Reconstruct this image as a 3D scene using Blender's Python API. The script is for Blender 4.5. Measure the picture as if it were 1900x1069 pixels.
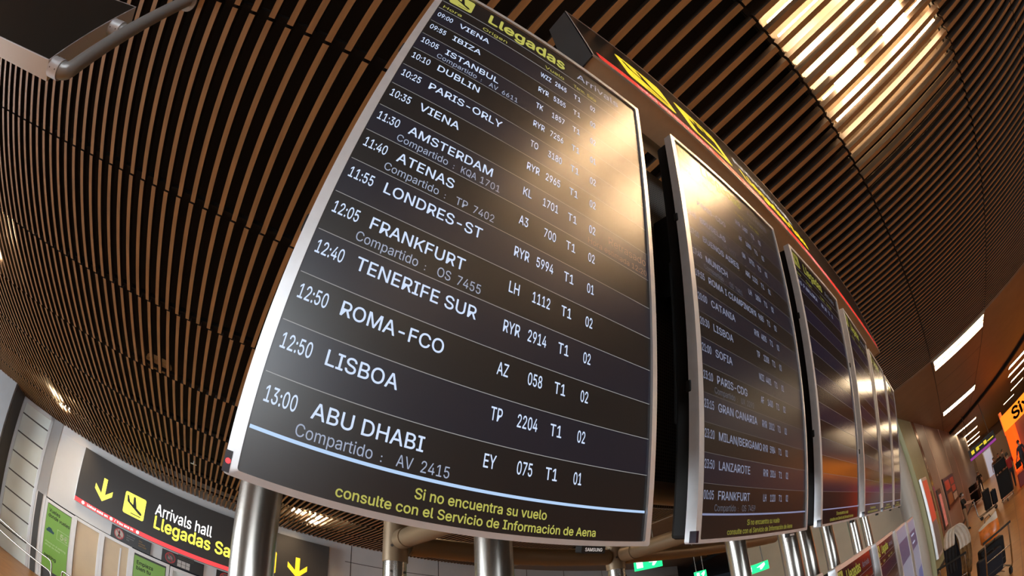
import bpy, bmesh, math, random
from mathutils import Vector, Matrix
from mathutils.geometry import tessellate_polygon
random.seed(7)
scene = bpy.context.scene
for o in list(bpy.data.objects):
    bpy.data.objects.remove(o)

# ------------------------------------------------------------------ camera, world, light, exposure
CAM_POS = Vector((0.0, 0.0, 2.4))
CAM_ROT = ((0.8197044, 0.3648526, 0.4415510),      # world rows x camera axes (right, down, forward)
           (-0.5705350, 0.5883683, 0.5729856),
           (-0.0507393, -0.7215991, 0.6904493))
cam_data = bpy.data.cameras.new('camera')
cam = bpy.data.objects.new('camera', cam_data)
scene.collection.objects.link(cam)
R = Matrix(((CAM_ROT[0][0], -CAM_ROT[0][1], -CAM_ROT[0][2]),
            (CAM_ROT[1][0], -CAM_ROT[1][1], -CAM_ROT[1][2]),
            (CAM_ROT[2][0], -CAM_ROT[2][1], -CAM_ROT[2][2])))
cam.matrix_world = Matrix.Translation(CAM_POS) @ R.to_4x4()
cam_data.type = 'PANO'
cam_data.sensor_fit = 'HORIZONTAL'
cam_data.sensor_width = 36.0
cam_data.panorama_type = 'FISHEYE_LENS_POLYNOMIAL'
cam_data.fisheye_fov = math.radians(200)
cam_data.fisheye_polynomial_k0 = 0.0
cam_data.fisheye_polynomial_k1 = -0.0614291204425511
cam_data.fisheye_polynomial_k2 = -0.00025979825440089916
cam_data.fisheye_polynomial_k3 = 2.0956547360615194e-05
cam_data.fisheye_polynomial_k4 = -1.3723869345771793e-06
cam_data.clip_start = 0.02
cam_data.clip_end = 300
scene.camera = cam

world = bpy.data.worlds.new('world')
scene.world = world
world.use_nodes = True
world.node_tree.nodes['Background'].inputs[0].default_value = (0.5, 0.6, 0.75, 1)
world.node_tree.nodes['Background'].inputs[1].default_value = 0.02

scene.view_settings.view_transform = 'Standard'
scene.view_settings.look = 'None'
scene.view_settings.gamma = 1.0
scene.view_settings.use_curve_mapping = False
scene.view_settings.exposure = 0.0
scene.cycles.use_denoising = True
scene.cycles.max_bounces = 8
scene.cycles.diffuse_bounces = 4
scene.cycles.glossy_bounces = 4
scene.cycles.sample_clamp_indirect = 6.0

LAMP_POWER = 150.0        # emission of the ceiling lamps
LAMP_WARM = (1.0, 0.70, 0.40)
DAY_POWER = 9.0          # daylight behind the window band of the rear wall
DAY_COL = (0.86, 0.94, 1.0)
ROW = 0.1062

# ------------------------------------------------------------------ materials
MATS = {}
def mat(name, col, rough=0.5, metal=0.0, emit=0.0, ecol=None, spec=0.5, noise=0.0, nscale=20.0, bump=0.0, coat=0.0, stretch=None):
    if name in MATS: return MATS[name]
    m = bpy.data.materials.new(name); m.use_nodes = True
    nt = m.node_tree; b = nt.nodes['Principled BSDF']
    b.inputs['Base Color'].default_value = (*col, 1)
    b.inputs['Roughness'].default_value = rough
    b.inputs['Metallic'].default_value = metal
    b.inputs['Specular IOR Level'].default_value = spec
    if coat: b.inputs['Coat Weight'].default_value = coat
    if emit:
        b.inputs['Emission Color'].default_value = (*(ecol or col), 1)
        b.inputs['Emission Strength'].default_value = emit
    if noise or bump:
        tc = nt.nodes.new('ShaderNodeTexCoord'); mp = nt.nodes.new('ShaderNodeMapping')
        nt.links.new(tc.outputs['Object'], mp.inputs[0])
        if stretch: mp.inputs['Scale'].default_value = stretch
        n = nt.nodes.new('ShaderNodeTexNoise'); n.inputs['Scale'].default_value = nscale; n.inputs['Detail'].default_value = 5
        nt.links.new(mp.outputs[0], n.inputs['Vector'])
        if noise:
            r = nt.nodes.new('ShaderNodeMapRange'); r.inputs['From Min'].default_value = .3; r.inputs['From Max'].default_value = .7
            r.inputs['To Min'].default_value = 1 - noise; r.inputs['To Max'].default_value = 1 + noise
            nt.links.new(n.outputs['Fac'], r.inputs['Value'])
            mx = nt.nodes.new('ShaderNodeVectorMath'); mx.operation = 'MULTIPLY'
            mx.inputs[0].default_value = col
            nt.links.new(r.outputs[0], mx.inputs[1]); nt.links.new(mx.outputs[0], b.inputs['Base Color'])
        if bump:
            bp = nt.nodes.new('ShaderNodeBump'); bp.inputs['Strength'].default_value = bump; bp.inputs['Distance'].default_value = .01
            nt.links.new(n.outputs['Fac'], bp.inputs['Height']); nt.links.new(bp.outputs[0], b.inputs['Normal'])
    MATS[name] = m
    return m

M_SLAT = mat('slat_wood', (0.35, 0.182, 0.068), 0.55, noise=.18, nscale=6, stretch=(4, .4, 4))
M_SLAT_S = mat('slat_side_shade', (0.022, 0.014, 0.009), 0.5)  # near-black sides: the shade in the slat gaps is put into the colour
M_BLACK = mat('plenum_black', (0.006, 0.005, 0.005), 0.9)
M_CEIL = mat('smooth_ceiling', (0.22, 0.145, 0.09), 0.5, noise=.08, nscale=2)
M_SILVER = mat('silver_paint', (0.68, 0.70, 0.73), 0.36, metal=.45, noise=.04, nscale=40)
M_SILVER_D = mat('silver_edge', (0.60, 0.57, 0.54), 0.4, metal=.6)
M_DARK = mat('dark_plastic', (0.005, 0.005, 0.005), 0.6, spec=.3)
M_SCREEN = mat('screen_glass', (0.004, 0.004, 0.005), 0.31, emit=1.0, ecol=(0.0030, 0.0032, 0.0038), spec=.9)
M_SCREEN_N = mat('screen_glass_navy', (0.004, 0.004, 0.007), 0.31, emit=1.0, ecol=(0.0045, 0.0055, 0.012), spec=.9)
M_SCREEN_G = mat('screen_glass_gloss', (0.004, 0.004, 0.005), 0.14, emit=1.0, ecol=(0.0030, 0.0032, 0.0038), spec=.45)
M_SCREEN_GN = mat('screen_glass_gloss_navy', (0.004, 0.004, 0.007), 0.14, emit=1.0, ecol=(0.0050, 0.0055, 0.015), spec=.45)
M_SCREEN_L = mat('screen_pale', (0.02, 0.02, 0.02), 0.30, emit=1.0, ecol=(0.16, 0.17, 0.23), spec=.6)
M_SCREEN_P = mat('screen_violet', (0.02, 0.02, 0.02), 0.30, emit=1.0, ecol=(0.055, 0.05, 0.10), spec=.6)
M_TXT_W = mat('text_white', (0.01, 0.01, 0.01), 0.3, emit=1.0, ecol=(0.62, 0.74, 0.98), spec=.6)
M_TXT_L = mat('text_light', (0.01, 0.01, 0.01), 0.3, emit=1.0, ecol=(0.34, 0.40, 0.54), spec=.6)
M_TXT_D = mat('text_dim', (0.01, 0.01, 0.01), 0.3, emit=1.0, ecol=(0.24, 0.15, 0.11), spec=.6)
M_TXT_Y = mat('text_yellow', (0.01, 0.01, 0.01), 0.3, emit=1.0, ecol=(0.45, 0.44, 0.09), spec=.6)
M_TXT_YD = mat('text_yellow_dim', (0.01, 0.01, 0.01), 0.3, emit=1.0, ecol=(0.10, 0.095, 0.02), spec=.6)
M_RULE = mat('rule_line', (0.01, 0.01, 0.01), 0.3, emit=1.0, ecol=(0.30, 0.30, 0.30), spec=.6)
M_RULE_T = mat('rule_thick', (0.01, 0.01, 0.01), 0.3, emit=1.0, ecol=(0.45, 0.64, 0.92), spec=.6)
M_TXT_W2 = mat('text_white_faint', (0.01, 0.01, 0.01), 0.3, emit=1.0, ecol=(0.20, 0.22, 0.31), spec=.6)
M_TXT_L2 = mat('text_light_faint', (0.01, 0.01, 0.01), 0.3, emit=1.0, ecol=(0.085, 0.09, 0.115), spec=.6)
M_TXT_Y2 = mat('text_yellow_faint', (0.01, 0.01, 0.01), 0.3, emit=1.0, ecol=(0.20, 0.19, 0.03), spec=.6)
M_RULE2 = mat('rule_faint', (0.01, 0.01, 0.01), 0.3, emit=1.0, ecol=(0.09, 0.085, 0.085), spec=.6)
M_RULE_T2 = mat('rule_thick_faint', (0.01, 0.01, 0.01), 0.3, emit=1.0, ecol=(0.20, 0.23, 0.38), spec=.6)
M_RED_LED = mat('red_led', (0.2, 0.0, 0.0), 0.3, emit=2.2, ecol=(0.9, 0.03, 0.04))
M_SENSOR = mat('sensor_window', (0.012, 0.006, 0.02), 0.2)
M_STEEL = mat('brushed_steel', (0.50, 0.47, 0.43), 0.27, metal=.95, noise=.05, nscale=30, stretch=(1, 1, .05))
M_TUBE = mat('bronze_tube', (0.30, 0.215, 0.13), 0.42, metal=.35)
M_BOLT = mat('bolt_metal', (0.10, 0.09, 0.08), 0.4, metal=.8)
M_MESH = None
M_HOUSING = mat('sign_housing', (0.62, 0.47, 0.31), 0.45, metal=.1, noise=.04, nscale=30)
M_CAP = mat('end_cap_grey', (0.045, 0.043, 0.042), 0.5, metal=.3)
M_SIGN = mat('sign_black', (0.016, 0.0145, 0.0135), 0.28, spec=.5)
M_SIGN_W = mat('wall_sign_black', (0.030, 0.028, 0.027), 0.4, emit=1.0, ecol=(0.010, .009, .0085))
M_YEL = mat('sign_yellow', (0.85, 0.68, 0.03), 0.4, emit=.62, ecol=(0.95, 0.76, 0.035))
M_YEL_W = mat('wall_sign_yellow', (0.9, 0.85, 0.12), 0.4, emit=.9, ecol=(1.0, 0.96, 0.12))
M_WHITE_S = mat('sign_white', (0.8, 0.8, 0.8), 0.4, emit=.25, ecol=(1, 1, 1))
M_WHITE_W = mat('wall_sign_white', (0.9, 0.9, 0.9), 0.4, emit=1.0, ecol=(1, 1, 1))
M_RED = mat('sign_red', (0.75, 0.03, 0.03), 0.4, emit=.35, ecol=(0.9, 0.05, 0.04))
M_RED_W = mat('wall_sign_red', (0.80, 0.05, 0.06), 0.4, emit=.75, ecol=(1.0, 0.07, 0.08))
M_WALL = mat('white_panel_wall', (0.70, 0.74, 0.77), 0.35, noise=.03, nscale=1.5)
M_WALL_G = mat('grey_wall', (0.18, 0.185, 0.195), 0.5, noise=.05, nscale=3)
M_WALL_D = mat('dark_jamb', (0.06, 0.06, 0.06), 0.5)
M_WALL_B = mat('beige_wall', (0.40, 0.31, 0.20), 0.5, noise=.05, nscale=2)
M_WALL_GR = mat('greenish_wall', (0.36, 0.38, 0.22), 0.5, noise=.05, nscale=2)
M_REAR = mat('rear_wall', (0.42, 0.40, 0.37), 0.6)
M_FROST = mat('frosted_glass', (0.74, 0.84, 0.84), 0.18, spec=.6, noise=.06, nscale=1.2)
M_ALU = mat('aluminium', (0.60, 0.61, 0.62), 0.35, metal=.7)
M_ALU_W = mat('white_aluminium', (0.72, 0.73, 0.74), 0.4, metal=.2)
M_SEAM = mat('seam_dark', (0.03, 0.03, 0.03), 0.6)
M_DOOR = mat('beige_door_glass', (0.58, 0.45, 0.27), 0.3, noise=.08, nscale=1.5)
M_GREEN = mat('poster_green', (0.16, 0.36, 0.045), 0.35, emit=.10, ecol=(0.25, 0.5, 0.06))
M_GREEN_T = mat('poster_dark_text', (0.01, 0.02, 0.008), 0.5)
M_GREEN_W = mat('poster_pale_text', (0.62, 0.8, 0.45), 0.5)
M_FLOOR = None
M_EXIT = mat('exit_green', (0.0, 0.5, 0.12), 0.4, emit=1.5, ecol=(0.01, 0.80, 0.22))
M_EXIT_W = mat('exit_white', (0.8, 0.9, 0.8), 0.4, emit=1.6, ecol=(0.85, 1.0, 0.88))
M_LAMP = mat('lamp_tube', (1, 0.9, 0.7), 0.4, emit=LAMP_POWER, ecol=LAMP_WARM)
M_LAMP_FAR = mat('lamp_panel', (1, 0.9, 0.7), 0.4, emit=16.0, ecol=(1.0, 0.74, 0.46))
M_REFL = mat('reflector_bronze', (0.045, 0.032, 0.02), 0.5)
M_LAMP_N = mat('lamp_tube_near', (1, 0.9, 0.7), 0.4, emit=LAMP_POWER * 1.2, ecol=(1.0, 0.64, 0.34))
M_PIPE = mat('grey_pipe', (0.36, 0.365, 0.36), 0.38, metal=.4)
M_ORANGE = mat('orange_panel', (0.85, 0.13, 0.015), 0.4, emit=2.0, ecol=(1.0, 0.06, 0.004))
M_AMBER = mat('amber_fascia', (0.9, 0.35, 0.03), 0.4, emit=1.35, ecol=(1.0, 0.235, 0.016))
M_CHROME = mat('chrome', (0.42, 0.40, 0.37), 0.25, metal=1)
M_RUBBER = mat('rubber', (0.02, 0.02, 0.02), 0.7)
M_CASE = mat('black_suitcase', (0.006, 0.006, 0.007), 0.6, spec=.25, bump=.2, nscale=60)
M_CASE_B = mat('navy_suitcase', (0.008, 0.010, 0.018), 0.6, spec=.25)
M_BAG_O = mat('orange_bag', (0.80, 0.22, 0.03), 0.28, noise=.25, nscale=9)
M_BAG_W = mat('bag_white_band', (0.72, 0.62, 0.48), 0.4)
M_CLOTH_W = mat('cream_cloth', (0.68, 0.60, 0.50), 0.85, noise=.08, nscale=12)
M_CLOTH_BR = mat('brown_cloth', (0.20, 0.105, 0.035), 0.85, noise=.35, nscale=14)
M_CLOTH_K = mat('black_cloth', (0.012, 0.012, 0.014), 0.85)
M_SKIN = mat('skin', (0.50, 0.30, 0.21), 0.5)
M_HAIR = mat('hair_dark', (0.012, 0.009, 0.007), 0.5)
M_MASK = mat('face_mask', (0.55, 0.62, 0.68), 0.7)
M_TAN = mat('tan_trousers', (0.40, 0.27, 0.17), 0.8)
M_NAVY = mat('navy_jacket', (0.03, 0.04, 0.07), 0.8)
M_REDSH = mat('red_shirt', (0.33, 0.02, 0.02), 0.8)
M_JEANS = mat('dark_jeans', (0.02, 0.022, 0.03), 0.8)

def brick_floor():
    m = bpy.data.materials.new('floor_planks'); m.use_nodes = True
    nt = m.node_tree; b = nt.nodes['Principled BSDF']
    tc = nt.nodes.new('ShaderNodeTexCoord'); mp = nt.nodes.new('ShaderNodeMapping')
    mp.inputs['Rotation'].default_value = (0, 0, math.radians(8))
    br = nt.nodes.new('ShaderNodeTexBrick')
    br.inputs['Color1'].default_value = (0.56, 0.275, 0.085, 1)
    br.inputs['Color2'].default_value = (0.46, 0.205, 0.06, 1)
    br.inputs['Mortar'].default_value = (0.24, 0.12, 0.05, 1)
    br.inputs['Scale'].default_value = 1.0
    br.inputs['Mortar Size'].default_value = 0.006
    br.inputs['Brick Width'].default_value = 1.6
    br.inputs['Row Height'].default_value = 0.8
    nz = nt.nodes.new('ShaderNodeTexNoise'); nz.inputs['Scale'].default_value = 3
    mx = nt.nodes.new('ShaderNodeMixRGB'); mx.blend_type = 'MULTIPLY'; mx.inputs[0].default_value = .35
    nt.links.new(tc.outputs['Object'], mp.inputs[0]); nt.links.new(mp.outputs[0], br.inputs['Vector']); nt.links.new(mp.outputs[0], nz.inputs['Vector'])
    nt.links.new(br.outputs['Color'], mx.inputs[1]); nt.links.new(nz.outputs['Fac'], mx.inputs[2])
    nt.links.new(mx.outputs[0], b.inputs['Base Color']); b.inputs['Roughness'].default_value = .36
    return m
M_FLOOR = brick_floor()

def perforated():
    m = bpy.data.materials.new('perforated_metal'); m.use_nodes = True
    nt = m.node_tree; b = nt.nodes['Principled BSDF']
    tc = nt.nodes.new('ShaderNodeTexCoord'); mp = nt.nodes.new('ShaderNodeMapping'); mp.inputs['Scale'].default_value = (90, 90, 90)
    fr = nt.nodes.new('ShaderNodeVectorMath'); fr.operation = 'FRACTION'
    sb = nt.nodes.new('ShaderNodeVectorMath'); sb.operation = 'SUBTRACT'; sb.inputs[1].default_value = (.5, .5, 0)
    sp = nt.nodes.new('ShaderNodeSeparateXYZ'); cb = nt.nodes.new('ShaderNodeCombineXYZ')
    ln = nt.nodes.new('ShaderNodeVectorMath'); ln.operation = 'LENGTH'
    lt = nt.nodes.new('ShaderNodeMath'); lt.operation = 'LESS_THAN'; lt.inputs[1].default_value = .30
    mx = nt.nodes.new('ShaderNodeMixRGB'); mx.inputs[1].default_value = (0.11, 0.10, 0.09, 1); mx.inputs[2].default_value = (0.006, 0.006, 0.006, 1)
    L = nt.links.new
    L(tc.outputs['Object'], mp.inputs[0]); L(mp.outputs[0], fr.inputs[0]); L(fr.outputs[0], sb.inputs[0]); L(sb.outputs[0], sp.inputs[0])
    L(sp.outputs[0], cb.inputs[0]); L(sp.outputs[1], cb.inputs[1]); L(cb.outputs[0], ln.inputs[0]); L(ln.outputs['Value'], lt.inputs[0])
    L(lt.outputs[0], mx.inputs[0]); L(mx.outputs[0], b.inputs['Base Color'])
    b.inputs['Roughness'].default_value = .6
    return m
M_MESH = perforated()

# ------------------------------------------------------------------ helpers
COL = scene.collection
class MB:
    def __init__(self): self.v = []; self.f = []; self.mi = []
    def add(self, vs, fs, mi=0):
        n = len(self.v); self.v += [tuple(p) for p in vs]
        self.f += [tuple(i + n for i in f) for f in fs]; self.mi += [mi] * len(fs)
        return self
    def box(self, lo, hi, mi=0, M=None):
        x0, y0, z0 = lo; x1, y1, z1 = hi
        vs = [(x0,y0,z0),(x1,y0,z0),(x1,y1,z0),(x0,y1,z0),(x0,y0,z1),(x1,y0,z1),(x1,y1,z1),(x0,y1,z1)]
        if M: vs = [M @ Vector(p) for p in vs]
        return self.add(vs, [(0,3,2,1),(4,5,6,7),(0,1,5,4),(1,2,6,5),(2,3,7,6),(3,0,4,7)], mi)
    def quad(self, a, b, c, d, mi=0): return self.add([a, b, c, d], [(0, 1, 2, 3)], mi)
    def tube(self, pts, r, seg=16, mi=0, caps=True):
        pts = [Vector(p) for p in pts]; rings = []
        rs = r if isinstance(r, (list, tuple)) else [r] * len(pts)
        prev = None
        for i, p in enumerate(pts):
            if i == 0: d = pts[1] - p
            elif i == len(pts) - 1: d = p - pts[i-1]
            else: d = (pts[i+1] - p).normalized() + (p - pts[i-1]).normalized()
            d.normalize()
            if prev is None:
                a = Vector((0, 0, 1)) if abs(d.z) < .9 else Vector((1, 0, 0))
                u = d.cross(a).normalized()
            else:
                u = (prev - d * prev.dot(d)).normalized()
            prev = u; w = d.cross(u)
            rings.append([p + (u * math.cos(t) + w * math.sin(t)) * rs[i] for t in [2 * math.pi * k / seg for k in range(seg)]])
        vs = [q for ring in rings for q in ring]; fs = []
        for i in range(len(rings) - 1):
            for k in range(seg):
                k2 = (k + 1) % seg
                fs.append((i*seg + k, i*seg + k2, (i+1)*seg + k2, (i+1)*seg + k))
        if caps:
            fs.append(tuple(reversed(range(seg)))); fs.append(tuple((len(rings)-1)*seg + k for k in range(seg)))
        return self.add(vs, fs, mi)
    def prism(self, poly, z0, z1, mi=0, M=None):
        n = len(poly); vs = [(x, y, z0) for x, y in poly] + [(x, y, z1) for x, y in poly]
        if M: vs = [M @ Vector(p) for p in vs]
        fs = [tuple(reversed(range(n))), tuple(range(n, 2*n))] + [(i, (i+1) % n, n + (i+1) % n, n + i) for i in range(n)]
        return self.add(vs, fs, mi)
    def build(self, name, mats, parent=None, smooth=False, bevel=0.0, loc=None):
        me = bpy.data.meshes.new(name); me.from_pydata(self.v, [], self.f)
        if not isinstance(mats, (list, tuple)): mats = [mats]
        for m in mats: me.materials.append(m)
        me.polygons.foreach_set('material_index', self.mi)
        me.update()
        if smooth:
            me.polygons.foreach_set('use_smooth', [True] * len(self.f))
            me.set_sharp_from_angle(angle=math.radians(40))
        o = bpy.data.objects.new(name, me); COL.objects.link(o)
        if parent: o.parent = parent
        if loc: o.location = loc
        if bevel:
            md = o.modifiers.new('bevel', 'BEVEL'); md.width = bevel; md.segments = 2; md.limit_method = 'ANGLE'
        return o

def tag(o, label, cat, group=None, kind=None):
    o['label'] = label; o['category'] = cat
    if group: o['group'] = group
    if kind: o['kind'] = kind
    return o
def struct(o): o['kind'] = 'structure'; return o
def thing(name, label, cat, loc=(0,0,0), rotz=0.0, group=None, M=None):
    o = bpy.data.objects.new(name, None); COL.objects.link(o); o.empty_display_size = .1
    if M is not None: o.matrix_world = M
    else: o.location = loc; o.rotation_euler = (0, 0, rotz)
    return tag(o, label, cat, group)
def dup(root, label, loc=None, rotz=None, M=None):
    r = root.copy(); COL.objects.link(r); r['label'] = label
    if M is not None: r.matrix_world = M
    else:
        if loc is not None: r.location = loc
        if rotz is not None: r.rotation_euler = (0, 0, rotz)
    def rec(a, b):
        for ch in list(a.children):
            c = ch.copy(); COL.objects.link(c); c.parent = b
            c.matrix_parent_inverse = ch.matrix_parent_inverse
            rec(ch, c)
    rec(root, r)
    return r

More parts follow.
